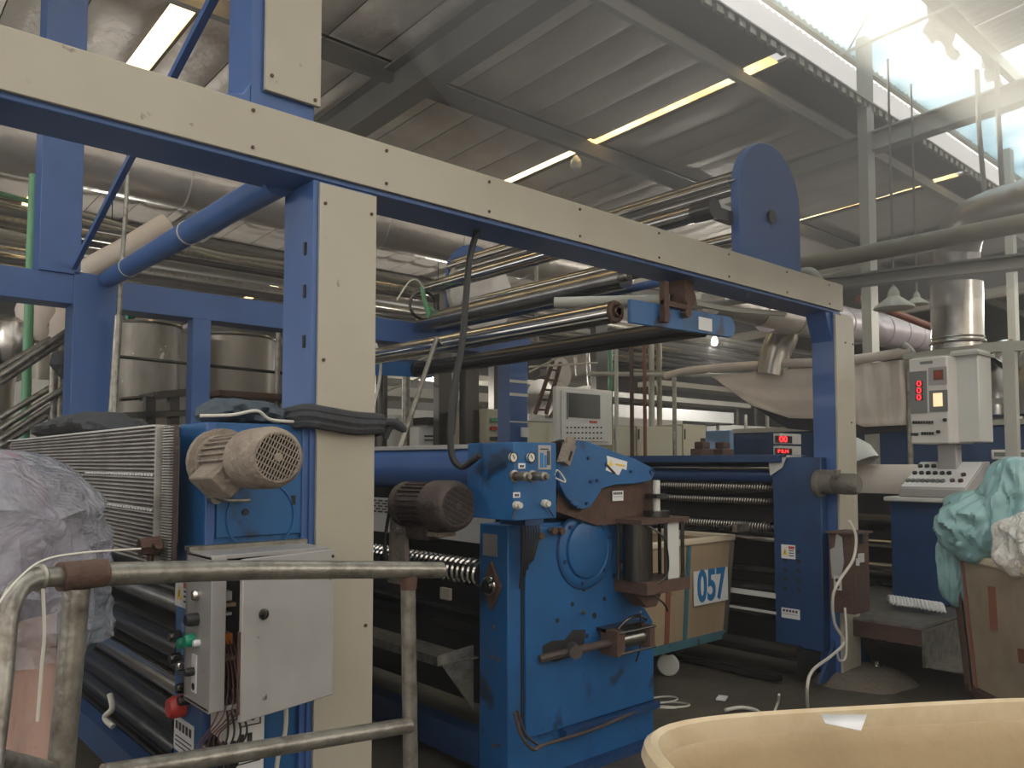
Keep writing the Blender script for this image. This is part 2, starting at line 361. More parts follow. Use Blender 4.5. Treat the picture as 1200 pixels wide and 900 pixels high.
struct('trim_43', M['ltsteel'], G().beam((-3, 3.54, zu(3.54) - .04), (30, 3.54, zu(3.54) - .04), .09, .18))
struct('trim_44', M['ltsteel'], G().beam((-3, 2.2, zu(2.2) - .04), (30, 2.2, zu(2.2) - .04), .09, .18))
def flap(c_, w_, h_, seed, lab):
    solo('foil_flap', M['foilb'], G().grid(lambda u, v: Vector(c_) + Vector(((u - .5) * w_, .12 * noise.noise(Vector((u * 3, v * 3, seed))), -h_ * v * (1 + .3 * noise.noise(Vector((u * 4, seed, 0)))))), 10, 8), lab, 'foil')
flap((10.2, 3.62, zu(3.6) + .02), .9, .45, 1.0, 'torn foil flap hanging from the purlin by the roof post')
flap((12.0, 3.62, zu(3.6) + .02), .7, .35, 4.0, 'second torn foil flap hanging further along the purlin')
# roof bracing rods by the raised roof
def rods(nm, lab, cat, mat, lst, r=.02, grp=None):
    g = G()
    for a, b in lst: g.cyl(a, b, r, n=8)
    return solo(nm, mat, g, lab, cat, grp)
rods('roof_tie_rod', 'pale diagonal tie rod crossing below the blue translucent roof sheets', 'rod', M['ltsteel'], [(at(985, 64, X=9.6), at(1150, -8, X=9.2))], .022)
rods('bracing_rod', 'thin steep bracing rod beside the top of the roof post', 'rod', M['roofsteel'], [(at(995, 57, X=9.6), at(1030, -4, X=9.6))], .012)
rods('hanger_rod', 'vertical hanger rod below the pale roof girder, left of two', 'rod', M['ltsteel'], [(at(1147, 148, X=9), at(1156, 252, X=9)), (at(1147, 148, X=9), at(1147, 148, X=9) + Vector((0, 0, .6)))], .025)
rods('hanger_rod', 'vertical hanger rod below the pale roof girder, right of two', 'rod', M['ltsteel'], [(at(1170, 140, X=9), at(1175, 232, X=9)), (at(1170, 140, X=9), at(1170, 140, X=9) + Vector((0, 0, .6)))], .025)
rods('red_riser_pipe', 'dull red pipe standing tight beside the roof post', 'pipe', M['redoxide'], [(at(1012, 160, X=9.9), (at(1012, 160, X=9.9).x, at(1012, 160, X=9.9).y, 0))], .04)

def lamp(p, power, lab):
    t = thing('fill_lamp', lab, 'lamp', p, 'added fill lamps hung through the hall')
    part(t, 'bulb', M['tube'], G().lathe(p, (0, 0, -1), [(.03, 0), (.06, .05), (.07, .11), (.05, .16), (.001, .18)], 16, caps=False))
    part(t, 'cord', M['black'], G().cyl(p, (p[0], p[1], zr(max(p[1], 4.5)) + (.05 if p[1] > 4.5 else .9)), .008, n=6))
    l = bpy.data.lights.new('fill_light', 'POINT'); l.energy = power; l.color = (1, .95, .86); l.shadow_soft_size = .12
    o = bpy.data.objects.new('fill_light', l); link(o); o.parent = t; o.location = (0, 0, -.24)
for i, p in enumerate(FILL_LAMPS): lamp(p, FILL_W * (1.1 if i < 2 else 1), ['added fill bulb far left over the tanks', 'added fill bulb far behind the operator panel', 'added fill bulb just under the blue swing bracket', 'added fill bulb hanging right of the control pillar', 'added fill bulb hanging left of the blue tower', 'added fill bulb hanging behind the viewer'][i])

# ------------------------------------------------------------------ machine frame (near and far side frames)
YN, YF = 2.81, 6.25
fr = thing('machine_frame', 'tall blue steel portal frame with cream cover panels spanning the machines', 'frame', (3.5, 4.5, 0))
NB = part(fr, 'beam', M['frameblue'], G().box(-1.2, 5.80, YN + .015, YN + .25, 2.715, 2.925), bevel=.004)
def panel(x0, x1, z0, z1, nm='cover_panel'):
    p = part(fr, nm, M['cream'], G().box(x0, x1, YN - .004, YN + .014, z0, z1), bevel=.002)
    return p
def screws(p, pts, r=.007):
    for x, z in pts: part(p, 'screw', M['rust'], G().cyl((x, YN - .009, z), (x, YN - .003, z), r, n=8))
pb = panel(-1.2, 5.81, 2.735, 2.935)
screws(pb, [(x, z) for x in (1.20, 1.78, 2.34, 2.95, 3.6, 4.3, 5.0, 5.6) for z in (2.765, 2.905)])
part(fr, 'post', M['frameblue'], G().box(1.47, 1.73, YN + .02, YN + .24, 0, 2.715), bevel=.004)
part(fr, 'flange', M['frameblue'], G().box(1.455, 1.48, YN + .01, YN + .26, 0, 2.71).box(1.462, 1.475, YN + .2, YN + .225, .0, 2.7), bevel=.003)
pl = panel(1.478, 1.735, 0, 2.70)
screws(pl, [(1.5, 2.62), (1.71, 2.62), (1.5, 1.2), (1.70, 1.2), (1.5, 2.0), (1.7, .95)])
g = G()
for z in (2.25, 2.42, 2.05): g.box(1.449, 1.456, YN + .06, YN + .075, z, z + .05)
part(fr, 'slots', M['slot'], g)
# right post
part(fr, 'post', M['frameblue'], G().box(5.69, 5.80, YN + .016, YN + .19, 0, 2.72).prism([(5.60, 2.72), (5.69, 2.72), (5.69, 2.50)], 'y', YN + .03, YN + .19), bevel=.004)
p2 = panel(5.69, 5.975, .03, 2.70); p2.scale = (1, 1, 1)
screws(p2, [(5.83, 2.5), (5.95, 2.5), (5.9, 1.9), (5.88, .45)])
part(fr, 'post', M['cream'], G().box(5.80, 5.97, YN + .014, YN + .19, .03, 2.72), 'cream far side of the right post')
part(fr, 'gusset', M['dblue'], G().prism([(5.45, .03), (5.80, .03), (5.80, .42)], 'y', YN + .05, YN + .07).prism([(5.98, .03), (6.28, .03), (5.98, .4)], 'y', YN + .05, YN + .07))
# near tower
part(fr, 'tower_post', M['frameblue'], G().box(1.20, 1.46, YN + .02, YN + .24, 2.925, 5.2).prism([(1.02, 2.925), (1.20, 2.925), (1.20, 3.02), (1.17, 2.97)], 'y', YN + .02, YN + .24), bevel=.004)
pt = panel(1.245, 1.475, 3.0, 5.2); screws(pt, [(1.27, 3.06), (1.45, 3.02)])
# far frame
part(fr, 'beam', M['frameblue'], G().box(-1.2, 5.8, YF, YF + .22, 2.72, 2.93), bevel=.004)
part(fr, 'post', M['frameblue'], G().box(1.38, 1.66, YF - .02, YF + .22, 0, 2.95), bevel=.004)
part(fr, 'post', M['frameblue'], G().box(5.50, 5.75, YF, YF + .2, 0, 2.8), bevel=.004)
part(fr, 'tower_post', M['frameblue'], G().box(1.16, 1.42, YF - .02, YF + .2, 2.93, 5.5), bevel=.004)
part(fr, 'post', M['frameblue'], G().box(2.22, 2.36, YF, YF + .12, 0, 2.72), 'slender blue intermediate post')
part(fr, 'cross_tube', M['frameblue'], G().cyl((1.40, YN + .2, 2.74), (1.60, YF - .02, 2.93), .062, n=18), 'round blue tube tying the two side frames')
g = G()
for t in (.38, .8): 
    p = Vector((1.40, YN + .2, 2.74)).lerp(Vector((1.60, YF - .02, 2.93)), t); g.cyl(p, p + Vector((0, .012, 0)), .066, n=18)
part(fr, 'cable_tie', M['wire'], g)
part(fr, 'diagonal_brace', M['frameblue'], G().beam((1.38, YF, 2.98), at(262, -25, Y=YN + .3), .032, .036))
part(fr, 'stripe', M['wire'], G().box(5.495, 5.755, YF - .004, YF, 2.30, 2.33).box(5.495, 5.755, YF - .004, YF, 2.44, 2.47).box(5.495, 5.755, YF - .004, YF, 2.02, 2.035))
part(fr, 'socket', M['white'], G().box(5.65, 5.74, YF - .03, YF, 1.87, 1.97))
# dome plates carrying the top rollers
def dome(x0, x1, z0, z1, n=14):
    r = (x1 - x0) / 2; cx = (x0 + x1) / 2
    return [(x0, z0), (x1, z0)] + [(cx + r * math.cos(math.pi * i / n), z1 - r + r * math.sin(math.pi * i / n)) for i in range(n + 1)]
dm = thing('top_roller_stand', 'rows of polished guide rollers between two round-topped blue plates on the beams', 'rollers', (5.0, 4.5, 2.93))
part(dm, 'end_plate', M['frameblue'], G().prism(dome(4.66, 5.46, 2.90, 3.86), 'y', 2.95, 3.02), bevel=.006)
part(dm, 'end_plate', M['frameblue'], G().prism(dome(4.66, 5.36, 2.93, 3.80), 'y', 6.22, 6.26), bevel=.006)
part(dm, 'guard_disc', M['duct'], G().cyl((5.0, 6.10, 3.28), (5.0, 6.16, 3.28), .40, n=32))
part(dm, 'hub_bolt', M['dsteel'], G().cyl((5.05, 2.93, 3.33), (5.05, 2.95, 3.33), .05, n=12))
def roller(parent, p, r, y1, y0=None, mat='steel', nm='roller', shaft=True):
    y0 = p[1] if y0 is None else y0
    g = G().lathe((p[0], y0, p[2]), (0, 1, 0), ([(r * .35, -.04), (r * .35, 0)] if shaft else []) + [(r, 0), (r, y1 - y0)] + ([(r * .35, y1 - y0), (r * .35, y1 - y0 + .04)] if shaft else []), 24)
    return part(parent, nm, M[mat], g)
for (px, py, r) in ((862, 207, .042), (860, 223, .036), (868, 278, .045), (868, 293, .04), (856, 212, .03)):
    roller(dm, at(px, py, Y=3.02), r, 6.2)
b_ = at(829, 246, Y=3.02); roller(dm, b_, .062, 6.2, y0=3.1)
roller(dm, at(845, 316, Y=3.02), .03, 6.2, mat='frameblue')
c1 = at(745, 322, Y=3.6); roller(dm, c1, .085, 6.2, y0=3.7, mat='bsteel', nm='perforated_roller')
# motor on the near dome
part(dm, 'bearing', M['dsteel'], G().cyl(b_ + Vector((0, -.06, 0)), b_ + Vector((0, .1, 0)), .07, n=14).box(b_.x - .02, b_.x + .3, 3.0, 3.05, b_.z - .04, b_.z + .04))

# mid rollers with bracket
mr = thing('tension_roller_pair', 'two long polished rollers hung under the frame on a blue swing bracket', 'rollers', (3.9, 4.5, 2.4))
roller(mr, (3.42, 2.99, 2.455), .064, 6.2)
roller(mr, (4.28, 2.99, 2.47), .068, 6.2, mat='dsteel')
part(mr, 'end_cap', M['rust'], G().torus((3.42, 2.98, 2.455), (0, 1, 0), .05, .016).cyl((3.42, 2.95, 2.455), (3.42, 3.0, 2.455), .03, n=12))
def slot_poly(x0, x1, za, zb, r): 
    return [(x0, za - r), (x1, zb - r)] + [(x1 + r * math.sin(math.pi * i / 6), zb - r * math.cos(math.pi * i / 6)) for i in range(1, 6)] + [(x1, zb + r), (x0, za + r)]
part(mr, 'bracket_arm', M['blue'], G().prism(slot_poly(3.46, 4.44, 2.455, 2.475, .068), 'y', 2.90, 2.925), bevel=.004)
part(mr, 'warning_sticker', M['sticker'], G().box(4.10, 4.24, 2.894, 2.90, 2.42, 2.50))
part(mr, 'pivot', M['rust'], G().cyl((4.0, 2.88, 2.60), (4.0, 3.1, 2.60), .055, n=14).box(3.72, 3.76, 2.86, 2.90, 2.42, 2.66).cyl((3.95, 2.86, 2.5), (3.95, 2.9, 2.5), .03, n=12).box(3.96, 4.06, 2.9, 3.06, 2.6, 2.72).box(3.72, 4.0, 2.87, 2.89, 2.52, 2.55))
part(mr, 'bracket_arm', M['blue'], G().prism(slot_poly(3.46, 4.44, 2.455, 2.475, .068), 'y', 6.20, 6.225))
part(mr, 'air_pipe', M['ltsteel'], G().cyl((3.95, 3.0, 2.60), (3.55, 3.6, 2.62), .035).tube([(4.15, 2.96, 2.60), (4.6, 2.99, 2.62), (5.3, 3.0, 2.68)], .02))
solo('side_rail_pipe', M['ltsteel'], G().cyl(at(806, 360, Y=3.1), at(892, 350, Y=3.1), .022), 'short pale tube under the right end of the cream beam', 'pipe')

# ------------------------------------------------------------------ motors
def motor(parent, c, ax, r, L, mat, box_dir=(0, 0, 1), grille=True):
    """finned electric motor: c = flange centre, ax = direction to its fan end"""
    c = Vector(c); ax = Vector(ax).normalized()
    g = G().lathe(c, ax, [(r * .95, 0), (r * .95, L * .08), (r * .8, L * .1), (r * .8, L * .62), (r * .8, L * .63)], 28)
    a = ax.cross(Vector((0, 0, 1))).normalized(); b = a.cross(ax)
    for i in range(26):
        t = 2 * math.pi * i / 26; d = a * math.cos(t) + b * math.sin(t); q = ax.cross(d)
        vs = [c + ax * h + d * rr + q * s for h in (L * .1, L * .62) for rr in (r * .78, r * .93) for s in (-.003, .003)]
        g.add(vs, [(0, 1, 3, 2), (4, 6, 7, 5), (0, 4, 5, 1), (2, 3, 7, 6), (0, 2, 6, 4), (1, 5, 7, 3)])
    m = part(parent, 'motor', mat, g)
    bd = Vector(box_dir).normalized(); sd = ax.cross(bd)
    vs = [c + ax * h + bd * rr + sd * s for h in (L * .14, L * .56) for rr in (r * .6, r * 1.35) for s in (-r * .5, r * .5)]
    part(m, 'terminal_box', mat, G().add(vs, [(0, 1, 3, 2), (4, 6, 7, 5), (0, 4, 5, 1), (2, 3, 7, 6), (0, 2, 6, 4), (1, 5, 7, 3)]), bevel=.006)
    part(m, 'fan_cover', mat, G().lathe(c, ax, [(r, L * .60), (r * 1.01, L * .66), (r * 1.01, L * .90), (r * .93, L * .97), (r * .80, L), (r * .74, L), (r * .72, L * .95), (.01, L * .95)], 32))
    g = G(); e = c + ax * (L * 1.0); n = 7
    for i in range(-n, n + 1):
        t = i / (n + .5) * r * .76; h = math.sqrt(max(0, (r * .76) ** 2 - t * t)); 
        u = (a * .9 + b * .45).normalized(); v = ax.cross(u)
        for (p, q) in ((u, v), (v, u)):
            if p is v and i % 2: continue
            A = e + p * t - q * h; B = e + p * t + q * h
            d = (B - A); 
            if d.length > .01: g.cyl(A, B, .0023, n=4)
    g.lathe(e - ax * .002, ax, [(r * .14, 0), (r * .14, .006)], 14)
    part(m, 'fan_grille', mat, g)
    part(m, 'fan_recess', M['slot'], G().lathe(c, ax, [(r * .73, L * .955), (r * .73, L * .96)], 24))
    return m
def knob(parent, c, ax, r, L, mat, nm='knob'):
    return part(parent, nm, M[mat] if isinstance(mat, str) else mat, G().lathe(c, ax, [(r, 0), (r, L * .7), (r * .8, L), (.001, L)], 14, caps=False))
def warn(parent, c, right, up, w_, h_, nm='warning_sticker'):
    """small warning sticker: white plate, yellow triangle, black print bars"""
    c = Vector(c); r = Vector(right).normalized(); u = Vector(up).normalized(); n = r.cross(u)
    def q(x0, x1, y0, y1, d=.0015):
        return [c + r * x * w_ + u * y * h_ + n * (d if k else .0005) for k in (0, 1) for x, y in ((x0, y0), (x1, y0), (x1, y1), (x0, y1))]
    fs = [(3, 2, 1, 0), (4, 5, 6, 7), (0, 1, 5, 4), (1, 2, 6, 5), (2, 3, 7, 6), (3, 0, 4, 7)]
    s = part(parent, nm, M['sticker'], G().add(q(-.5, .5, -.5, .5), fs))
    g = G(); tri = [(-.42, -.25), (-.05, -.25), (-.235, .28)]
    g.add([c + r * x * w_ + u * y * h_ + n * .0022 for x, y in tri], [(0, 1, 2)]); part(s, 'triangle', M['yellow'], g)
    g = G(); g.add(q(.02, .44, .2, .4, .0022), fs); part(s, 'red_heading', M['inkred'], g)
    g = G()
    for y in (.05, -.12, -.3): g.add(q(.04, .4, y, y + .07, .0022), fs)
    g.add(q(-.26, -.21, -.15, .08, .0026), fs); part(s, 'print', M['ink'], g)
    return s
def nameplate(parent, c, right, up, w_, h_, s='', rows=3, mat='sticker'):
    c = Vector(c); r = Vector(right).normalized(); u = Vector(up).normalized(); n = r.cross(u)
    def q(x0, x1, y0, y1, d=.0015):
        return [c + r * x * w_ + u * y * h_ + n * (d if k else .0005) for k in (0, 1) for x, y in ((x0, y0), (x1, y0), (x1, y1), (x0, y1))]
    fs = [(3, 2, 1, 0), (4, 5, 6, 7), (0, 1, 5, 4), (1, 2, 6, 5), (2, 3, 7, 6), (3, 0, 4, 7)]
    p = part(parent, 'nameplate', M[mat], G().add(q(-.5, .5, -.5, .5), fs)); g = G()
    for i in range(5): g.add(q(-.42 + i * .17, -.42 + i * .17 + .12, .12, .36, .0022), fs)
    for i in range(rows): g.add(q(-.42, .4, -.1 - i * .13, -.06 - i * .13, .0022), fs)
    part(p, 'print', M['ink'], g); return p
XR = (0, -1, 0); YR = (1, 0, 0); ZU = (0, 0, 1)    # "right" on a face turned to -X and on a face turned to -Y

# ------------------------------------------------------------------ machine 1 (left)
X1 = 1.07
m1 = thing('roller_washing_machine', 'blue machine at left with ribbed metal hood, dusty motor and dark rollers below', 'machine', (1.2, 3.0, 0))
part(m1, 'side_frame', M['blue'], G().box(X1, 1.455, 2.85, 3.13, .03, 1.745), bevel=.005)
part(m1, 'door_plate', M['blue'], G().box(X1 + .035, 1.44, 2.838, 2.852, 1.33, 1.72), bevel=.003)
part(m1, 'edge_trim', M['frameblue'], G().box(X1 - .004, X1 + .03, 2.84, 2.86, .05, 1.74).box(1.43, 1.458, 2.83, 2.86, .05, 1.74), bevel=.003)
part(m1, 'side_frame', M['blue'], G().box(X1, 1.455, 6.0, 6.2, .03, 1.745), bevel=.005)
motor(m1, (1.11, 2.85, 1.603), (.02, -1, .03), .1, .47, M['dust'], box_dir=(-.75, 0, -.75))
part(m1, 'motor_flange', M['dust'], G().cyl((1.12, 2.83, 1.603), (1.12, 2.86, 1.603), .12, n=24))
part(m1, 'crank_handle', M['galv'], G().cyl((1.09, 2.80, 1.475), (1.09, 2.85, 1.475), .022, n=12).tube([(1.09, 2.79, 1.475), (1.13, 2.79, 1.465), (1.21, 2.80, 1.463)], .007))
part(m1, 'cover_ring', M['blue'], G().torus((1.27, 2.836, 1.40), (0, 1, 0), .13, .004, n=32, m=6))
part(m1, 'slots', M['slot'], G().box(1.39, 1.405, 2.832, 2.84, 1.44, 1.475).cyl((1.21, 2.83, 1.42), (1.21, 2.84, 1.42), .012, n=8))
# ribbed hood: one piece per rib
N1 = 31
hood = part(m1, 'hood_panel', M['brown'], G().box(X1 - .085, X1 - .07, 2.93, 5.95, 1.22, 1.735))
for i in range(N1):
    z = 1.728 - i * .0163
    part(hood, 'rib', M['ribm'], G().prism([(X1 - .085, z), (X1 - .104, z - .003), (X1 - .104, z - .008), (X1 - .085, z - .0105)], 'y', 3.07, 5.86))
part(hood, 'upright_strip', M['ribm'], G().box(X1 - .112, X1 - .085, 3.04, 3.06, 1.22, 1.735))
g = G()
for i in range(50):
    z = 1.73 - i * .01; g.box(X1 - .096, X1 - .085, 2.94, 3.03, z - .005, z)
part(hood, 'fine_ribs', M['ribm'], g)['kind'] = 'stuff'
g = G()
for z in (1.55, 1.42):
    for i in range(26):
        g.box(X1 - .108, X1 - .103, 3.10 + i * .037, 3.115 + i * .037, z, z + .008)
part(hood, 'punched_slots', M['white'], g)['kind'] = 'stuff'
part(hood, 'clamp_knob', M['rust'], G().cyl((X1 - .10, 3.02, 1.30), (X1 - .17, 3.02, 1.30), .035, .03, n=8).cyl((X1 - .12, 3.02, 1.30), (X1 - .13, 2.93, 1.31), .014, n=8).cyl((X1 - .13, 3.02, 1.30), (X1 - .13, 3.02, 1.24), .012, n=8))
part(hood, 'top_plate', M['lgrey'], G().box(X1 - .10, 1.45, 3.13, 6.0, 1.735, 1.742))
for yy, r, mm in ((702, .045, 'bsteel'), (752, .055, 'roller'), (797, .047, 'steel'), (833, .062, 'roller'), (868, .06, 'roller'), (905, .055, 'dsteel')):
    p = at(203, yy, X=X1 + .05); roller(m1, (p.x, 3.12, p.z), r, 6.0, mat=mm)
part(m1, 'inner_guard', M['black'], G().box(1.36, 1.40, 3.13, 6.0, .1, 1.2))
g = G().beam((1.0, 3.13, .42), (1.0, 6.0, .42), .06, .12); part(m1, 'tie_beam', M['dblue'], g)
part(m1, 'rag_tie', M['wire'], G().tube([(1.0, 3.7, .62), (1.0, 3.66, .57), (.98, 3.69, .53), (1.0, 3.64, .5)], .012))
warn(m1, (X1 - .002, 3.045, 1.115), XR, ZU, .17, .105)
nameplate(m1, (X1 - .002, 3.01, .60), XR, ZU, .2, .125)
# push buttons on the side edge
for (y, z, mm, r) in ((2.99, .945, 'green', .02), (3.08, .955, 'dsteel', .022), (2.99, .865, 'steel', .019), (3.07, .875, 'dsteel', .022), (2.99, .785, 'dsteel', .019), (2.97, .745, 'dsteel', .018)):
    knob(m1, (X1, y, z), (-1, 0, 0), r, .04, mm, 'push_button')
knob(m1, (X1, 3.03, .71), (-1, 0, 0), .04, .055, 'red', 'stop_button')
part(m1, 'small_plate', M['mblue'], G().box(X1 - .003, X1, 3.03, 3.06, .975, 1.005)); part(m1, 'small_plate', M['mblue'], G().box(X1 - .003, X1, 3.03, 3.06, .89, .92))
# grey electrical cabinet with its door ajar
eb = thing('electrical_cabinet', 'worn grey electrical cabinet with its door ajar on the left blue machine', 'cabinet', (1.2, 2.7, .8))
EX = 1.005
part(eb, 'body', M['grey'], G().box(EX, EX + .012, 2.62, 2.84, .79, 1.29).box(EX, 1.43, 2.62, 2.84, 1.28, 1.295).box(EX, 1.43, 2.62, 2.84, .785, .80).box(1.42, 1.43, 2.62, 2.84, .79, 1.29).box(EX, 1.43, 2.83, 2.845, .79, 1.29).box(EX, EX + .05, 2.612, 2.624, .79, 1.29), bevel=.002)
part(eb, 'top_lip', M['galv'], G().box(EX - .006, 1.44, 2.80, 2.85, 1.295, 1.31))
a = R(-12)
dc = Vector((1.432, 2.60, 0))
Mx = Matrix.Translation(dc) @ Matrix.Rotation(R(13), 4, 'Z')
dr = part(eb, 'door', M['grey'], G().box(-.385, 0, -.018, 0, .775, 1.29, Mx), bevel=.004)
part(dr, 'door_edge', M['rust'], G().box(-.389, -.383, -.012, 0, .80, 1.06, Mx))
part(dr, 'lock', M['dsteel'], G().lathe(Mx @ Vector((-.305, -.018, 1.105)), (.22, -1, 0), [(.018, 0), (.018, .006), (.012, .008), (.001, .008)], 14, caps=False))
part(dr, 'latch_hole', M['slot'], G().lathe(Mx @ Vector((-.02, -.018, 1.19)), (.22, -1, 0), [(.007, 0), (.007, .002)], 8).lathe(Mx @ Vector((-.01, -.018, 1.265)), (.22, -1, 0), [(.006, 0), (.006, .002)], 8))
comp = part(eb, 'wiring', M['black'], G().box(1.06, 1.40, 2.74, 2.83, .82, 1.27))
for za, zb_ in ((1.13, 1.16), (1.08, 1.09), (1.2, 1.21)): part(comp, 'relay', M['lgrey'], G().box(1.065, 1.11, 2.70, 2.74, za, zb_))
part(comp, 'relay', M['orange'], G().box(1.07, 1.11, 2.69, 2.74, .985, 1.02))
for za in (1.11, .93): part(comp, 'relay', M['ply'], G().box(1.07, 1.12, 2.69, 2.74, za, za + .012))
g = G()
for i in range(5):
    x = 1.055 + i * .013; g.tube([(x, 2.68, 1.0), (x + .01, 2.64, .9), (x - .02 + i * .01, 2.62, .78), (x - .05, 2.66, .70), (x - .09 + i * .02, 2.70, .62)], .0025, n=6)
part(eb, 'loose_wires', M['rwire'], g)
g = G()
for i in range(4):
    x = 1.07 + i * .012; g.tube([(x, 2.67, .86), (x, 2.63, .79), (x + .01 * i, 2.62, .70), (x - .02, 2.66, .58), (x, 2.66, .45)], .004, n=6)
part(eb, 'loose_wires', M['black'], g)
knob(eb, (EX, 2.73, 1.155), (-1, 0, 0), .019, .02, 'steel', 'lock')
knob(eb, (EX, 2.73, 1.075), (-1, 0, 0), .022, .04, 'black', 'switch')
knob(eb, (EX, 2.71, 1.00), (-1, 0, 0), .012, .02, 'white', 'button')
knob(eb, (EX, 2.765, 1.00), (-1, 0, 0), .022, .03, 'green', 'button')
sw = part(eb, 'switch_plate', M['sticker'], G().box(EX - .004, EX, 2.725, 2.765, .83, .955))
knob(sw, (EX - .004, 2.745, .90), (-1, 0, 0), .014, .03, 'black', 'rotary_switch')
part(sw, 'keyhole', M['slot'], G().cyl((EX - .006, 2.745, .85), (EX - .003, 2.745, .85), .012, n=10))
g = G(); g.box(1.09, 1.135, 2.68, 2.82, .66, .765); jb = solo('junction_box', M['lgrey'], g, 'small pale junction box hanging under the grey cabinet', 'box', bevel=.003)
sg = thing('instruction_board', 'white printed board with black diagram low on the left machine', 'sign', (1.22, 2.80, .6))
part(sg, 'board', M['sticker'], G().box(1.11, 1.28, 2.80, 2.806, .47, .78), bevel=.003)
g = G()
for i in range(4): g.box(1.125 + i * .03, 1.143 + i * .03, 2.797, 2.80, .60, .635)
for z in (.755, .70, .66, .565, .53): g.box(1.125, 1.265, 2.797, 2.80, z, z + .004)
g.box(1.125, 1.129, 2.797, 2.80, .66, .70).box(1.261, 1.265, 2.797, 2.80, .66, .70)
for x in (1.15, 1.19, 1.235): g.cyl((x, 2.797, .685), (x, 2.80, .685), .009, n=8)
part(sg, 'print', M['ink'], g)
part(sg, 'heading', M['inkred'], G().box(1.19, 1.26, 2.797, 2.80, .762, .772))
solo('white_hose', M['wire'], G().tube([(1.335, 2.80, .80), (1.35, 2.78, .72), (1.345, 2.77, .62), (1.33, 2.80, .5), (1.335, 2.82, .3)], .009), 'white hose hanging below the grey cabinet door', 'hose')
solo('valve_stub', M['dsteel'], G().cyl((1.10, 2.70, .60), (1.10, 2.85, .60), .034, n=16).cyl((1.10, 2.68, .60), (1.10, 2.70, .60), .04, n=16), 'dark round valve stub left of the white instruction board', 'valve')
def rag(name, mat, pts, wd, lab, cat, ht=.03, seed=1):
    """draped strip of cloth along pts"""
    P = [Vector(p) for p in pts]
    def f(u, v):
        t = u * (len(P) - 1); i = min(int(t), len(P) - 2); c = P[i].lerp(P[i + 1], t - i); a = 2 * math.pi * v
        k = 1 + .35 * noise.noise(Vector((u * 9, math.sin(a) * 2, seed + math.cos(a) * 2)))
        e = min(1, 6 * u, 6 * (1 - u)) ** .5
        d = (P[i + 1] - P[i]).normalized(); s = d.cross(Vector((0, 0, 1))).normalized(); up = s.cross(d)
        return c + s * math.cos(a) * wd * k * e + up * math.sin(a) * ht * k * e
    return solo(name, mat, G().grid(f, 36, 18), lab, cat)
rag('cover_cloth', M['gcloth'], [(1.08, 2.98, 1.775), (1.2, 2.99, 1.80), (1.32, 2.99, 1.79), (1.43, 2.98, 1.765)], .12, 'grey blue cloth heaped on top of the left blue machine', 'cloth', .045, 3)
solo('wrapping_string', M['wire'], G().tube([(1.04, 2.84, 1.765), (1.15, 2.83, 1.772), (1.24, 2.82, 1.79), (1.3, 2.83, 1.76), (1.42, 2.83, 1.755)], .006), 'pale twisted string lying along the top edge of the left machine', 'string')
rag('rag', M['cloth'], [(1.06, 5.4, 1.76), (1.1, 4.9, 1.80), (1.1, 4.3, 1.80), (1.12, 3.9, 1.75)], .14, 'dark rag lying on the back of the ribbed hood', 'rag', .05, 5)
# rags tied around the left post
g = thing('tied_rag', 'dark grey rags tied around the cream post', 'rag', (1.6, 2.8, 1.75))
for i, (z, rr) in enumerate(((1.79, .022), (1.765, .026), (1.74, .022))):
    part(g, 'wrap', M['cloth'], G().tube([(1.40, 2.95, z), (1.42, 2.79, z + .012), (1.5, 2.775, z + .004), (1.62, 2.77, z - .01), (1.73, 2.775, z - .012 + i * .004), (1.77, 2.84, z - .01), (1.76, 2.98, z - .01)], rr, n=8))
part(g, 'knot', M['cloth'], G().tube([(1.75, 2.79, 1.76), (1.80, 2.76, 1.765), (1.84, 2.75, 1.735), (1.80, 2.78, 1.75), (1.78, 2.80, 1.70)], .014).tube([(1.78, 2.78, 1.75), (1.83, 2.78, 1.775)], .01))

# ------------------------------------------------------------------ machine 2 (centre)
X2 = 2.60; Y2 = 2.95
m2 = thing('calender_machine', 'big scuffed blue calender machine in the centre with air cylinders and round flange', 'machine', (3.1, 3.1, 0))
part(m2, 'side_frame', M['blue'], G().prism([(X2, .02), (3.72, .02), (3.72, .68), (3.62, .80), (3.47, .92), (3.46, 1.22), (3.42, 1.29), (X2, 1.29)], 'y', Y2 + .02, Y2 + .24), bevel=.006)
part(m2, 'face_plate', M['blue'], G().prism([(X2 + .10, .24), (3.70, .24), (3.70, .66), (3.60, .78), (3.45, .90), (3.44, 1.2), (3.38, 1.27), (X2 + .10, 1.27)], 'y', Y2, Y2 + .025), bevel=.004)
part(m2, 'edge_groove', M['slot'], G().box(X2 + .085, X2 + .098, Y2 + .014, Y2 + .021, .25, 1.28))
part(m2, 'side_frame', M['blue'], G().box(X2, 3.70, 6.0, 6.2, .02, 1.3), bevel=.006)
fl = part(m2, 'flange', M['blue'], G().lathe((3.13, Y2 + .01, 1.14), (0, -1, 0), [(.205, 0), (.205, .02), (.195, .028), (.165, .03), (.155, .02), (.15, .035), (.12, .045), (.001, .045)], 40, caps=False))
for i in range(6):
    t = math.pi * i / 3 + .3; x, z = 3.13 + .18 * math.cos(t), 1.14 + .18 * math.sin(t)
    part(fl, 'bolt', M['dblue'], G().cyl((x, Y2 - .03, z), (x, Y2 - .018, z), .012, n=6))
part(m2, 'flange_ring', M['dblue'], G().torus((3.13, Y2 - .002, 1.14), (0, 1, 0), .208, .008, n=40, m=6))
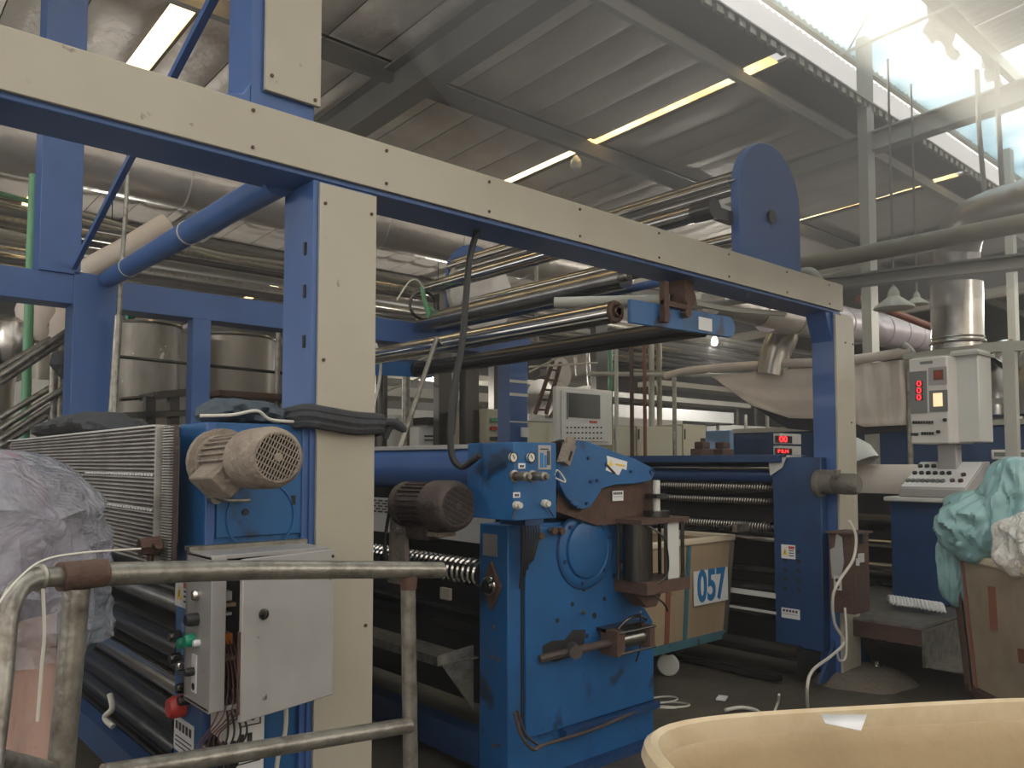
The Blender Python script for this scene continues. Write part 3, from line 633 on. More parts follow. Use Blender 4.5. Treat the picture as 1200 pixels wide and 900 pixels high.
for (x, z, r) in ((3.20, .78, .016), (2.92, .79, .012), (3.12, .93, .014), (3.28, .86, .012), (3.03, .86, .012), (3.42, 1.05, .012), (3.36, .98, .012), (3.14, .68, .012)):
    part(m2, 'bolt_hole', M['slot'], G().cyl((x, Y2 - .003, z), (x, Y2 + .001, z), r, n=10))
part(m2, 'round_boss', M['galv'], G().cyl((3.42, Y2 - .03, 1.02), (3.42, Y2, 1.02), .022, n=12))
part(m2, 'bright_bolt', M['steel'], G().cyl((3.105, Y2 - .015, .81), (3.105, Y2, .81), .012, n=8))
# bearing in the left edge
bz = at(578, 686, X=X2)
part(m2, 'bearing_plate', M['rust'], G().prism([(bz.y - .075, bz.z), (bz.y, bz.z - .125), (bz.y + .075, bz.z), (bz.y, bz.z + .125)], 'x', X2 - .02, X2 + .0), bevel=.006)
part(m2, 'bearing', M['steel'], G().torus((X2 - .03, bz.y, bz.z), (1, 0, 0), .042, .008, n=24).cyl((X2 - .05, bz.y, bz.z), (X2, bz.y, bz.z), .032, n=16), 'bright ringed bearing')
g = G()
for (y, z) in ((3.09, .63), (3.04, .63), (3.11, .47), (3.08, .20), (3.04, .21), (3.08, .78)): g.cyl((X2 - .004, y, z), (X2, y, z), .011, n=8)
part(m2, 'bolt_hole', M['rust'], g)
part(m2, 'old_label', M['duct'], G().box(X2 - .003, X2, 3.05, 3.16, 1.13, 1.24))
# control box
cb = part(m2, 'control_box', M['blue'], G().box(2.33, 2.59, 2.62, 2.95, 1.345, 1.69), bevel=.004)
part(m2, 'box_bracket', M['dblue'], G().box(2.56, 2.68, 2.80, 2.98, 1.30, 1.38))
CX0 = 2.615
def cf(px, py): return at(px, py, Y=2.62)
for px in (600, 621):
    p = cf(px, 536); gg = part(cb, 'pressure_gauge', M['dial'], G().lathe(p, (0, -1, 0), [(.021, 0), (.021, .012), (.0005, .012)], 20, caps=False))
    part(gg, 'bezel', M['black'], G().torus(p + Vector((0, -.012, 0)), (0, 1, 0), .022, .003, n=22, m=6))
    part(gg, 'needle', M['ink'], G().beam(p + Vector((-.006, -.014, .010)), p + Vector((.004, -.014, -.006)), .002, .003))
for px in (602, 623):
    p = cf(px, 558); kk = part(cb, 'regulator_knob', M['galv'], G().lathe(p, (0, -1, 0), [(.027, 0), (.027, .008), (.018, .010), (.018, .05), (.021, .052), (.021, .085), (.012, .09), (.012, .105), (.001, .105)], 18, caps=False))
    part(kk, 'collar', M['rust'], G().lathe(p + Vector((0, -.012, 0)), (0, -1, 0), [(.020, 0), (.020, .018)], 16))
for px, py in ((604, 592), (637, 590)):
    p = cf(px, py); kk = part(cb, 'selector_knob', M['wire'], G().lathe(p, (0, -1, 0), [(.018, 0), (.018, .02), (.013, .024), (.013, .036), (.001, .036)], 16, caps=False))
    d = Vector((-.03, -.012, -.06)) if px < 620 else Vector((.05, -.012, -.06)); part(kk, 'lever', M['dsteel'], G().cyl(p + Vector((0, -.012, 0)), p + d, .003, n=6))
p = cf(638, 536); pl_ = part(cb, 'schematic_plate', M['grey'], G().box(p.x - .042, p.x + .036, 2.615, 2.62, p.z - .055, p.z + .055))
part(pl_, 'print', M['inkblue'], G().box(p.x - .032, p.x - .012, 2.613, 2.615, p.z - .045, p.z + .02).box(p.x - .005, p.x + .008, 2.613, 2.615, p.z - .045, p.z + .01))
part(pl_, 'print', M['ink'], G().box(p.x + .012, p.x + .018, 2.613, 2.615, p.z - .035, p.z + .03).box(p.x + .022, p.x + .028, 2.613, 2.615, p.z - .035, p.z + .03).box(p.x - .03, p.x + .02, 2.613, 2.615, p.z + .035, p.z + .04))
for px, py, ww in ((611, 546, .02), (605, 580, .02)):
    p = cf(px, py); s_ = part(cb, 'small_label', M['sticker'], G().box(p.x - ww, p.x + ww, 2.616, 2.62, p.z - .012, p.z + .012)); 
    part(s_, 'print', M['ink'], G().box(p.x - .012, p.x - .002, 2.614, 2.616, p.z - .006, p.z + .004).box(p.x + .002, p.x + .010, 2.614, 2.616, p.z - .006, p.z + .004))
part(cb, 'hose_loop', M['wire'], G().tube([cf(650, 556), cf(662, 551) + Vector((0, .05, 0)), cf(669, 559) + Vector((0, .05, 0)), cf(662, 565), cf(651, 560)], .004))
g = G()
for i in range(7):
    x = 2.63 + i * .018; g.tube([(x, 2.92, 1.34), (x + .01, 2.90, 1.25), (x + .012 - i * .006, 2.91, 1.12), (x + .03, 2.95, .98 + .03 * i)], .005, n=6)
part(m2, 'cable_bundle', M['black'], g)
# swing arm with its sticker (in front of the brown housing)
def ap(pts, y): return [(at(a, b, Y=y).x, at(a, b, Y=y).z) for a, b in pts]
part(m2, 'housing', M['rust'], G().prism(ap([(652, 520), (764, 555), (768, 612), (700, 616), (652, 600)], 2.9), 'y', 2.90, 3.12), bevel=.004)
arm = part(m2, 'swing_arm', M['blue'], G().prism(ap([(672, 515), (688, 517), (722, 530), (745, 538), (762, 547), (767, 556), (763, 563), (745, 567), (722, 568), (706, 572), (699, 584), (692, 594), (682, 597), (673, 593), (663, 582), (656, 568), (655, 548), (662, 530)], 2.86), 'y', 2.86, 2.895), bevel=.004)
part(arm, 'torn_sticker', M['sticker'], G().prism(ap([(711, 534), (735, 541), (734, 551), (729, 549), (725, 557), (710, 551), (712, 542)], 2.858), 'y', 2.857, 2.86))
part(arm, 'sticker_print', M['yellow'], G().prism(ap([(713, 546), (716, 539), (718, 546)], 2.855), 'y', 2.855, 2.857).prism(ap([(722, 543), (733, 545), (732, 547), (722, 545)], 2.855), 'y', 2.855, 2.857))
part(arm, 'sticker_tear', M['ink'], G().prism(ap([(710, 542), (722, 555), (719, 555), (709, 544)], 2.855), 'y', 2.854, 2.857))
for px, py in ((739, 552), (699, 563), (692, 564), (689, 537), (762, 553), (675, 594), (687, 590), (668, 588)):
    p = at(px, py, Y=2.86); part(arm, 'bolt', M['dblue'], G().cyl(p, p + Vector((0, -.012, 0)), .009, n=8))
part(arm, 'pivot_ring', M['dblue'], G().torus(at(764, 553, Y=2.86), (0, 1, 0), .018, .004, n=18, m=6))
p = at(664, 532, Y=2.84)
part(m2, 'limit_switch', M['dust'], G().cbox(p, (.05, .05, .11), 0, 0, R(25)).cyl(p + Vector((.02, 0, .05)), p + Vector((.032, 0, .075)), .028, n=12))
part(m2, 'limit_switch', M['slot'], G().cbox(p + Vector((0, -.027, -.01)), (.012, .004, .05), 0, 0, R(25)))
part(m2, 'dark_bracket', M['dsteel'], G().prism(ap([(645, 520), (660, 515), (668, 540), (655, 560), (652, 590), (645, 590)], 2.9), 'y', 2.895, 2.93))
nameplate(m2, at(724, 581, Y=2.89), YR, ZU, .09, .055, rows=1)
# bolts above the side frame
for px, py in ((631, 628), (646, 622), (655, 622)):
    p = at(px, py, Y=2.94); part(m2, 'hex_bolt', M['rust'], G().cyl(p, p + Vector((0, -.03, 0)), .02, n=6))
# upright air cylinder on bracket
ac = part(m2, 'air_cylinder', M['dsteel'], G().cyl((3.43, 2.84, .96), (3.43, 2.84, 1.27), .082, n=28))
part(ac, 'side_plate', M['lgrey'], G().box(3.575, 3.675, 2.745, 2.765, .96, 1.27))
part(ac, 'head_plate', M['rust'], G().box(3.32, 3.74, 2.72, 2.95, 1.27, 1.295))
part(ac, 'foot_plate', M['rust'], G().box(3.36, 3.74, 2.72, 2.95, .895, .96).prism([(3.36, .895), (3.6, .895), (3.54, .81), (3.46, .81)], 'y', 2.8, 2.9))
for x, y in ((3.55, 2.74), (3.70, 2.74), (3.70, 2.9), (3.34, 2.9)): part(ac, 'tie_rod', M['dsteel'], G().cyl((x, y, .96), (x, y, 1.27), .011, n=8))
part(ac, 'piston_rod', M['lgrey'], G().cyl((3.60, 2.84, 1.29), (3.60, 2.84, 1.50), .02, n=14))
part(ac, 'clevis', M['dsteel'], G().cyl((3.60, 2.84, 1.295), (3.60, 2.84, 1.33), .075, n=16).box(3.55, 3.65, 2.8, 2.88, 1.40, 1.425))
part(ac, 'clamp_screw', M['black'], G().cyl((3.74, 2.80, .93), (3.78, 2.80, .93), .025, n=8))
part(m2, 'air_line', M['dsteel'], G().tube([(3.40, 2.74, 1.26), (3.49, 2.70, 1.18), (3.51, 2.70, 1.0), (3.42, 2.74, .92), (3.5, 2.72, .84), (3.56, 2.74, .79)], .005).tube([(3.38, 2.78, .80), (3.45, 2.84, .75), (3.5, 2.88, .60), (3.48, 2.90, .50)], .005))
# lying air cylinder with its rod going through a slot
part(m2, 'slot_hole', M['slot'], G().prism(ap([(636, 757), (646, 751), (662, 750), (672, 738), (686, 738), (684, 756), (668, 770), (648, 776), (636, 769)], Y2 - .002), 'y', Y2 - .003, Y2 + .001))
pc = at(738, 748, Y=2.86)
lc = part(m2, 'lying_air_cylinder', M['bsteel'], G().cyl(pc + Vector((-.13, 0, 0)), pc + Vector((.12, 0, 0)), .045, n=20))
part(lc, 'end_block', M['rust'], G().box(pc.x - .17, pc.x - .11, 2.80, 2.92, pc.z - .065, pc.z + .065)); part(lc, 'end_block', M['rust'], G().box(pc.x + .10, pc.x + .14, 2.80, 2.92, pc.z - .06, pc.z + .06))
for z_ in (.055, -.055): part(lc, 'tie_rod', M['dsteel'], G().cyl(pc + Vector((-.15, -.055, z_)), pc + Vector((.15, -.055, z_)), .008, n=8))
part(lc, 'bracket', M['dsteel'], G().box(pc.x - .17, pc.x + .16, 2.88, 2.95, pc.z + .05, pc.z + .07))
part(lc, 'piston_rod', M['brown'], G().cyl(pc + Vector((-.42, 0, 0)), pc + Vector((-.16, 0, 0)), .022, n=12).cyl(pc + Vector((-.45, -.03, 0)), pc + Vector((-.40, .05, 0)), .035, n=10).tube([pc + Vector((-.44, 0, .0)), pc + Vector((-.50, .06, -.02)), pc + Vector((-.6, .08, -.03))], .02))
part(lc, 'hose', M['dsteel'], G().tube([pc + Vector((-.12, -.02, .07)), pc + Vector((-.06, -.03, .11)), pc + Vector((.03, -.03, .12)), pc + Vector((.12, -.02, .09))], .009))
part(m2, 'floor_hose', M['brown'], G().tube([at(603, 835, Y=2.9), at(611, 862, Y=2.88), at(625, 878, Y=2.88), at(640, 872, Y=2.88), at(700, 853, Y=2.9), at(757, 828, Y=2.93)], .009).tube([at(606, 832, Y=2.91), at(616, 860, Y=2.9), at(632, 874, Y=2.9)], .007))
part(m2, 'base_channel', M['dblue'], G().box(2.95, 3.71, 2.915, 2.96, .20, .235).box(X2, 3.76, 2.90, 3.0, .0, .03))
# motor at the left of machine 2
mc = at(505, 590, Y=3.25)
motor(m2, (2.24, 3.32, 1.395), (0, -1, .01), .118, .42, M['brown'], box_dir=(.1, 0, -1))
part(m2, 'motor_stand', M['dust'], G().prism([(3.44, 1.0), (3.28, 1.0), (3.30, 1.36), (3.42, 1.40)], 'x', 2.21, 2.235).box(2.2, 2.3, 3.0, 3.4, 1.255, 1.275))
part(m2, 'motor_cable', M['black'], G().tube([(2.2, 3.40, 1.40), (2.18, 3.42, 1.2), (2.19, 3.40, 1.02)], .009))
# rollers and covers between the two side frames
part(m2, 'hood', M['frameblue'], G().lathe((2.82, 3.2, 1.57), (0, 1, 0), [(.13, 0), (.13, 2.8)], 32), 'smooth blue cylindrical hood')
part(m2, 'hood_plate', M['grey'], G().box(2.72, 3.1, 3.05, 6.0, 1.675, 1.70), bevel=.002)
pp = part(m2, 'perforated_plate', M['grey'], G().box(2.70, 2.715, 3.2, 6.0, 1.17, 1.38))
g = G()
for r_ in range(5):
    for i in range(11): g.box(2.697, 2.70, 4.04 + i * .075 + (r_ % 2) * .03, 4.09 + i * .075 + (r_ % 2) * .03, 1.29 + r_ * .017, 1.299 + r_ * .017)
part(pp, 'perforations', M['slot'], g)['kind'] = 'stuff'
part(m2, 'inner_guard', M['black'], G().box(3.3, 3.32, 3.2, 6.0, .05, 1.6))
def spiral(parent, c, r, y0, y1, pitch, mat='steel', wire=.006, core='dsteel', nm='spiral_roller'):
    s_ = part(parent, nm, M[core], G().cyl((c[0], y0, c[1]), (c[0], y1, c[1]), r, n=20))
    g = G(); n = 14; k = int((y1 - y0) / pitch * n); pts = []
    for i in range(k + 1):
        t = 2 * math.pi * i / n; pts.append(Vector((c[0] + (r + wire * .5) * math.cos(t), y0 + (y1 - y0) * i / k, c[1] + (r + wire * .5) * math.sin(t))))
    vs = []; fs = []
    for i, p in enumerate(pts):
        t = 2 * math.pi * i / n; d = Vector((math.cos(t), 0, math.sin(t)))
        vs += [p + Vector((0, -wire, 0)), p + d * wire, p + Vector((0, wire, 0))]
    for i in range(len(pts) - 1):
        a_ = i * 3; fs += [(a_, a_ + 1, a_ + 4, a_ + 3), (a_ + 1, a_ + 2, a_ + 5, a_ + 4)]
    g.add(vs, fs); part(s_, 'spiral', M[mat], g)
    return s_
spiral(m2, (2.68, 1.02), .062, 3.24, 5.9, .045, wire=.008)
roller(m2, (2.75, 3.2, .72), .05, 6.0, mat='roller')
roller(m2, (2.95, 3.2, 1.25), .10, 6.0, mat='roller')
part(m2, 'shelf_rail', M['bsteel'], G().box(2.62, 2.70, 3.2, 6.0, .815, .83))
tr = part(m2, 'drip_tray', M['galv'], G().prism([(2.36, .60), (2.375, .60), (2.375, .645), (2.36, .645)], 'y', 3.22, 5.9).box(2.375, 2.62, 3.22, 5.9, .598, .606))
part(tr, 'tray_bracket', M['galv'], G().prism([(2.36, .645), (2.60, .665), (2.60, .34)], 'y', 3.235, 3.245))
part(m2, 'tag', M['cream'], G().box(2.58, 2.60, 3.42, 3.50, .87, .93))
part(m2, 'cross_beam', M['dblue'], G().box(2.6, 2.7, 3.2, 6.0, .06, .22))

# black cable hanging from the beam
g = G().tube([at(562, 262, Y=2.95), at(551, 300, Y=2.93), at(546, 350, Y=2.93), at(542, 400, Y=2.93), at(533, 450, Y=2.93), at(528, 500, Y=2.93), at(530, 535, Y=2.92), at(541, 547, Y=2.88), at(552, 541, Y=2.80), at(562, 533, Y=2.75)], .0155, n=10)
g.tube([at(558, 266, Y=2.97), at(547, 320, Y=2.96), at(540, 400, Y=2.96), at(535, 470, Y=2.96), at(531, 510, Y=2.96)], .007, n=8)
solo('hanging_cable', M['black'], g, 'thick black cable looping down from the cream beam to the gauge box', 'cable')

# ------------------------------------------------------------------ machine 3 (right of centre)
X3 = 5.60
m3 = thing('spreader_machine', 'dark blue machine with spiral spreader rollers behind the numbered cart', 'machine', (5.7, 3.2, 0))
def X3z(py): return at(940, py, X=X3).z
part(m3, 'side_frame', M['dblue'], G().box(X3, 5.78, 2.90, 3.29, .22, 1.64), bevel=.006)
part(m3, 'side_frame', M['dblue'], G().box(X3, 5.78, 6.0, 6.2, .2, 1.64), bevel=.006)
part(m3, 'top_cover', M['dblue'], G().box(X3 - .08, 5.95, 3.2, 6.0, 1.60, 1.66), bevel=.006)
part(m3, 'end_bracket', M['lgrey'], G().box(X3 - .02, 5.8, 3.16, 3.32, 1.64, 1.655).prism([(3.16, 1.655), (3.32, 1.655), (3.30, 1.5), (3.2, 1.56)], 'x', X3 - .02, X3 - .01))
motor(m3, (5.55, 2.92, X3z(566)), (.05, -1, 0), .075, .32, M['gmotor'], box_dir=(0, 0, 1))
part(m3, 'gear_housing', M['gmotor'], G().lathe((5.55, 2.90, X3z(566)), (0, -1, 0), [(.1, 0), (.1, .03), (.075, .04), (.07, .12)], 20))
warn(m3, (X3 - .002, 3.17, X3z(648)), XR, ZU, .115, .105)
nameplate(m3, (X3 - .002, 3.16, X3z(721)), XR, ZU, .15, .075, rows=1)
g = G()
for i in range(5):
    for y in (3.09, 3.20): g.cyl((X3 - .003, y, .93 - i * .07), (X3, y, .93 - i * .07), .016, n=10)
part(m3, 'bolt_hole', M['slot'], g)
for py, r, mm in ((548, .018, 'steel'), (632, .026, 'bsteel'), (668, .03, 'dsteel'), (690, .045, 'dsteel'), (718, .04, 'dsteel')):
    z = at(900, py, X=X3 + .1).z; roller(m3, (X3 + .1, 3.28, z), r, 6.0, mat=mm)
part(m3, 'highlight_bar', M['lgrey'], G().box(X3, X3 + .02, 3.28, 6.0, X3z(706), X3z(700)).box(X3, X3 + .012, 3.28, 6.0, X3z(725), X3z(722)))  # pale bars painting the bright reflections along the steel rollers
for py, r in ((572, .042), (588, .032), (618, .045)):
    spiral(m3, (X3 + .09, at(900, py, X=X3 + .09).z), r, 3.30, 5.9, .024, wire=.0036, mat='bsteel', core='dsteel')
roller(m3, (X3 + .25, 3.28, 1.5), .06, 6.0, mat='frameblue')
part(m3, 'inner_guard', M['black'], G().box(X3 + .36, X3 + .38, 3.25, 6.0, .1, 1.6))
part(m3, 'floor_roller', M['dsteel'], G().cyl((X3 - .06, 3.06, .19), (X3 - .06, 5.8, .19), .06, n=28))
part(m3, 'floor_beam', M['dsteel'], G().box(X3 - .30, X3 - .24, 3.1, 5.8, .02, .06)); part(m3, 'bearing_block', M['dsteel'], G().box(X3 - .12, X3 + .2, 2.98, 3.05, .03, .22))
part(m3, 'side_shelf', M['galv'], G().box(X3 - .18, X3, 3.5, 3.54, 1.06, 1.12))
# rusty switch box on the right post
sb = thing('switch_box', 'rust-stained grey switch box wired onto the right post', 'box', (5.6, 2.75, .8))
sx = 5.50
part(sb, 'body', M['rust'], G().box(sx, sx + .24, 2.62, 2.80, X3z(712) + .02, X3z(621)), bevel=.008)
part(sb, 'peeled_face', M['grey'], G().prism([(2.78, .78), (2.72, .76), (2.69, .9), (2.70, 1.07), (2.74, 1.10), (2.755, 1.0), (2.79, .98)], 'x', sx - .004, sx))
sp = part(sb, 'switch_plate', M['lgrey'], G().box(sx - .008, sx, 2.71, 2.765, .70, .80))
knob(sp, (sx - .008, 2.737, .77), (-1, 0, 0), .012, .012, 'black', 'button'); knob(sp, (sx - .008, 2.737, .725), (-1, 0, 0), .014, .012, 'black', 'button')
part(sb, 'socket', M['lgrey'], G().box(sx + .06, sx + .12, 2.60, 2.62, .90, .96).box(sx + .03, sx + .045, 2.60, 2.62, .88, .93))
part(sb, 'latch', M['black'], G().box(sx + .08, sx + .12, 2.59, 2.62, 1.03, 1.10))
part(sb, 'lid', M['rust'], G().box(sx - .02, sx + .26, 2.60, 2.82, X3z(621), X3z(621) + .012))
solo('white_cable', M['wire'], G().tube([at(995, 610, Y=2.58), at(1003, 628, Y=2.55), at(1000, 655, Y=2.55), at(984, 680, Y=2.55), at(976, 700, Y=2.58), at(978, 730, Y=2.6), at(989, 752, Y=2.6), at(975, 768, Y=2.6), at(953, 785, Y=2.55), at(946, 805, Y=2.5), at(947, 838, Z=.01)], .010)
     .tube([at(990, 712, Y=2.62), at(992, 740, Y=2.6), at(991, 770, Y=2.6), at(984, 774, Y=2.6), at(981, 765, Y=2.6)], .008), 'white cable running down the right post in a loop to the floor', 'cable')
pb_ = at(1000, 805, Z=.05)
def mound(c, rx, ry, h, seed):
    def f(u, v):
        a = 2 * math.pi * u; q = v; k = 1 + .12 * noise.noise(Vector((math.cos(a) * 2, math.sin(a) * 2, seed)))
        return Vector((c[0] + rx * q * k * math.cos(a), c[1] + ry * q * k * math.sin(a), c[2] + h * (1 - q ** 4)))
    return G().grid(f, 30, 8, wrap=True)
solo('concrete_pad', M['conc'], mound((5.92, 2.78, 0.0), .40, .36, .085, 2), 'lumpy round concrete pad under the right post', 'pad')
solo('anchor_bolt', M['steel'], G().cyl((5.99, 2.70, .07), (5.99, 2.70, .13), .014, n=8).cyl((5.99, 2.70, .085), (5.99, 2.70, .1), .026, n=6), 'bright anchor bolt at the foot of the right post', 'bolt')

# ------------------------------------------------------------------ ducts and pipes overhead
def duct(nm, mat, p0, p1, r, lab, band=1.1, bandmat=None, cat='duct', grp=None):
    p0, p1 = Vector(p0), Vector(p1); L_ = (p1 - p0).length; d = (p1 - p0) / L_
    t = thing(nm, lab, cat, p0, grp); part(t, 'pipe', mat, G().cyl(p0, p1, r, n=36))
    n = int(L_ / band)
    for i in range(1, n + 1):
        c = p0 + d * (i * band + rnd.uniform(-.12, .12)); part(t, 'band', bandmat or mat, G().torus(c, d, r, .012, n=36, m=6))
    return t
duct('main_duct', M['duct'], (-2, 8.0, 4.40), (9.3, 8.0, 4.42), .29, 'large foil-wrapped air duct running behind the cream beam', 1.15)
duct('ribbed_duct', M['ductp'], atD(900, 366, 9.5), atD(1100, 398, 13.2), .235, 'pinkish silver ribbed duct sloping right of the far post', .62)
duct('ribbed_duct', M['duct'], atD(835, 352, 8.0), atD(985, 388, 9.6), .15, 'plain grey duct joining the ribbed duct behind the right post', .8)
g = G().tube([atD(920, 375, 10.0), atD(917, 395, 10.0), atD(910, 412, 10.0), atD(904, 440, 10.0)], .19, n=18)
solo('duct_elbow', M['bsteel'], g, 'shiny short duct elbow dropping into the canvas hood', 'duct')
# vertical duct over the control pillar
vd = thing('exhaust_stack', 'upright brushed steel exhaust stack above the control pillar', 'duct', at(1122, 405, X=8.2))
c0 = at(1122, 410, X=8.2); c1_ = at(1121, 333, X=8.2)
part(vd, 'pipe', M['bsteel'], G().cyl(c0, c1_, .225, n=36)); part(vd, 'collar', M['bsteel'], G().torus(at(1122, 402, X=8.2), (0, 0, 1), .228, .018, n=36).torus(at(1122, 397, X=8.2), (0, 0, 1), .226, .01, n=36))
part(vd, 'cap_plate', M['bsteel'], G().cyl(at(1121, 318, X=8.2), at(1121, 314, X=8.2), .27, n=36))
g = G().tube([at(1121, 312, X=8.2), at(1122, 292, X=8.2), at(1130, 268, X=8.1), at(1155, 252, X=7.9), at(1215, 234, X=7.6), at(1290, 215, X=7.2)], .20, n=24)
solo('bent_duct', M['duct'], g, 'brownish bent duct curving off the exhaust stack to the right edge', 'duct')
solo('long_pipe', M['oldpipe'], G().cyl(at(940, 311, X=7), at(1290, 244, X=7), .075, n=20), 'long dirty overhead pipe crossing in front of the exhaust stack', 'pipe')
g = ibeam(G(), at(955, 334, X=7.4), at(1260, 300, X=7.2), .14, .12); 
solo('crane_rail', M['ltsteel'], g, 'pale green-grey steel rail under the long overhead pipe', 'beam')
solo('pipe_elbow', M['ltsteel'], G().tube([at(930, 322, X=6.5), at(948, 319, X=6.5), at(957, 326, X=6.5), at(962, 338, X=6.5)], .045, n=12), 'white pipe elbow at the end of the overhead rail', 'pipe')
solo('red_pipe', M['redoxide'], G().cyl(at(1005, 350, X=10.5), at(1140, 402, X=12.5), .05), 'thin dull red pipe above the ribbed duct', 'pipe')
# hi-bay lamp shades
def shade(px, py, X, s, lab):
    p = at(px, py, X=X); t = thing('lamp_shade', lab, 'lamp', p)
    part(t, 'shade', M['ltsteel'], G().lathe(p, (0, 0, -1), [(.03 * s, 0), (.07 * s, .07 * s), (.08 * s, .14 * s), (.25 * s, .27 * s), (.26 * s, .30 * s), (.24 * s, .29 * s), (.06 * s, .15 * s)], 24, caps=False))
    part(t, 'hanger', M['roofsteel'], G().cyl(p, (p.x, p.y, zr(max(4.5, p.y)) + .05), .012, n=6))
shade(1047, 336, 8.8, .8, 'dusty metal bell lamp shade left of the exhaust stack')
shade(1074, 342, 9.6, .5, 'smaller bell lamp shade beside the exhaust stack')
bp_ = at(675, 184, X=8.0); bt = thing('bulb_lamp', 'white unlit bulb hanging below the bright roof slit', 'lamp', bp_)
part(bt, 'bulb', M['lgrey'], G().lathe(bp_, (0, 0, -1), [(.02, -.02), (.03, .0), (.07, .05), (.08, .12), (.06, .17), (.001, .2)], 16, caps=False))
part(bt, 'cord', M['black'], G().cyl(bp_, (bp_.x, bp_.y, zr(bp_.y) + .1), .008, n=6))
# crumpled insulated pipe and cable runs at left
g = G().tube([at(100, 318, Y=8.0), at(122, 305, Y=7.9), at(150, 290, Y=7.8), at(172, 276, Y=7.8), at(195, 262, Y=7.8)], .10, n=14)
solo('lagged_pipe', M['canvas'], g, 'bulging cloth-lagged pipe behind the thin steel upright at left', 'pipe')
def lines(nm, mat, lst, r, lab, cat, grp=None):
    for a_ in lst: solo(nm, mat, G().tube(a_, r, n=8), lab, cat, grp)
lines('conduit', M['ltsteel'], [[at(95, 250, Y=9), at(180, 275, Y=9), at(255, 297, Y=9), at(360, 312, Y=9)]], .022, 'pale conduit pair line curving behind the round blue cross tube', 'conduit')
lines('conduit', M['ltsteel'], [[at(95, 258, Y=9.2), at(190, 281, Y=9.2), at(260, 303, Y=9.2), at(360, 319, Y=9.2)]], .018, 'lower pale conduit behind the round blue cross tube', 'conduit')
for i, (a_, b_, m_, r_) in enumerate([((0, 195), (48, 204), 'greenp', .02), ((0, 222), (48, 240), 'greenp', .03), ((0, 230), (45, 249), 'ltsteel', .015), ((0, 270), (45, 280), 'ltsteel', .03), ((0, 285), (45, 292), 'roofsteel', .03)]):
    Y_ = 10 + .3 * i; d0 = at(a_[0] - 60, a_[1] - 12, Y=Y_); d1 = at(*b_, Y=Y_); d1 = d0 + (d1 - d0) * 1.4
    solo('cable_pipe', M[m_], G().cyl(d0, d1, r_, n=8), ('topmost thin green pipe left of the blue tower', 'thicker green pipe left of the blue tower', 'thin pale pipe under the green ones at far left', 'pale pipe below the green ones at far left', 'lowest dark pipe left of the blue tower')[i], 'pipe', 'thin pipes behind the blue tower')
for i in range(9):
    y0 = 322 + i * 9.0; Y_ = 10.6 + i * .7; z = at(300, 300 + i * 9, Y=Y_).z
    m_ = ('roofsteel', 'galv', 'dsteel')[i % 3]
    solo('far_pipe', M[m_], G().cyl((-4, Y_, z), (26, Y_, z), .05 + .02 * (i % 2), n=10), '%s far pipe along the back of the hall, %s under the round blue tube' % (('dark', 'stained', 'blackish')[i % 3], ('topmost', 'second', 'third', 'fourth', 'middle', 'sixth', 'seventh', 'eighth', 'lowest')[i]), 'pipe', 'long pipes along the back of the hall')
solo('green_pipe', M['greenp'], G().cyl(at(40, 205, Y=7.2), at(36, 300, Y=7.2), .035).cyl(at(36, 300, Y=7.2), (at(36, 300, Y=7.2).x, 7.2, 0), .035), 'vertical green pipe left of the blue column', 'pipe')
solo('thin_upright', M['galv'], G().tube([at(153, 145, Y=6.0), at(147, 250, Y=6.0), at(143, 310, Y=6.0), at(138, 400, Y=6.0), at(134, 505, Y=6.0)], .016, n=8), 'thin steel upright tied in front of the blue diagonal strut', 'pole')
solo('thin_upright', M['galv'], G().cyl(at(139, 370, Y=6.1), at(130, 505, Y=6.1), .028), 'thicker lower steel pole beside the blue column', 'pole')
# tanks
def tank(px0, px1, pyt, Y_, mat, lab, zb=0):
    a_ = at(px0, pyt, Y=Y_); b_ = at(px1, pyt, Y=Y_); r = (b_ - a_).length / 2 * .93; c = (a_ + b_) / 2; c.y += r
    t = thing('tank', lab, 'tank', (c.x, c.y, zb))
    part(t, 'shell', mat, G().lathe((c.x, c.y, zb), (0, 0, 1), [(r, 0), (r, c.z - zb - .02), (r * .97, c.z - zb - .02), (r * .97, c.z - zb - .5)], 48))
    part(t, 'rim', M['bsteel'], G().torus((c.x, c.y, c.z - .01), (0, 0, 1), r, .022, n=48)); return t
tank(138, 226, 376, 8.3, M['tank'], 'tall stained steel tank left of the slender blue post')
tank(243, 342, 391, 8.6, M['tank2'], 'wide worn steel tank with a rim right of the slender blue post')
def tankb(px0, px1, pyt, Y_, lab, mat='tank2'): tank(px0, px1, pyt, Y_, M[mat], lab)
tankb(-30, 28, 398, 9.5, 'low round tank at the far left edge')
tankb(32, 82, 392, 10.5, 'dark low tank behind the green pipe')
gr = thing('tank_railing', 'dark pipe railing and platform in front of the two steel tanks', 'railing', at(240, 500, Y=7.6))
for a_, b_, r_ in (((140, 418), (360, 440), .016), ((140, 468), (215, 462), .02)): part(gr, 'rail', M['dsteel'], G().cyl(at(*a_, Y=7.6), at(*b_, Y=7.6), r_, n=10))
for px in (240, 326): part(gr, 'post', M['galv'], G().cyl(at(px, 386, Y=7.55), (at(px, 386, Y=7.55).x, 7.55, 0), .026, n=10))
part(gr, 'platform', M['rust'], G().beam(at(245, 462, Y=7.5), at(372, 470, Y=7.5), .5, .05)); part(gr, 'platform', M['dsteel'], G().beam(at(172, 465, Y=7.2), at(222, 460, Y=7.2), .4, .06).beam(at(138, 488, Y=7.1), at(210, 485, Y=7.1), .4, .05).beam(at(175, 465, Y=7.1), at(175, 505, Y=7.1), .08, .08).beam(at(203, 465, Y=7.1), at(203, 505, Y=7.1), .08, .08))
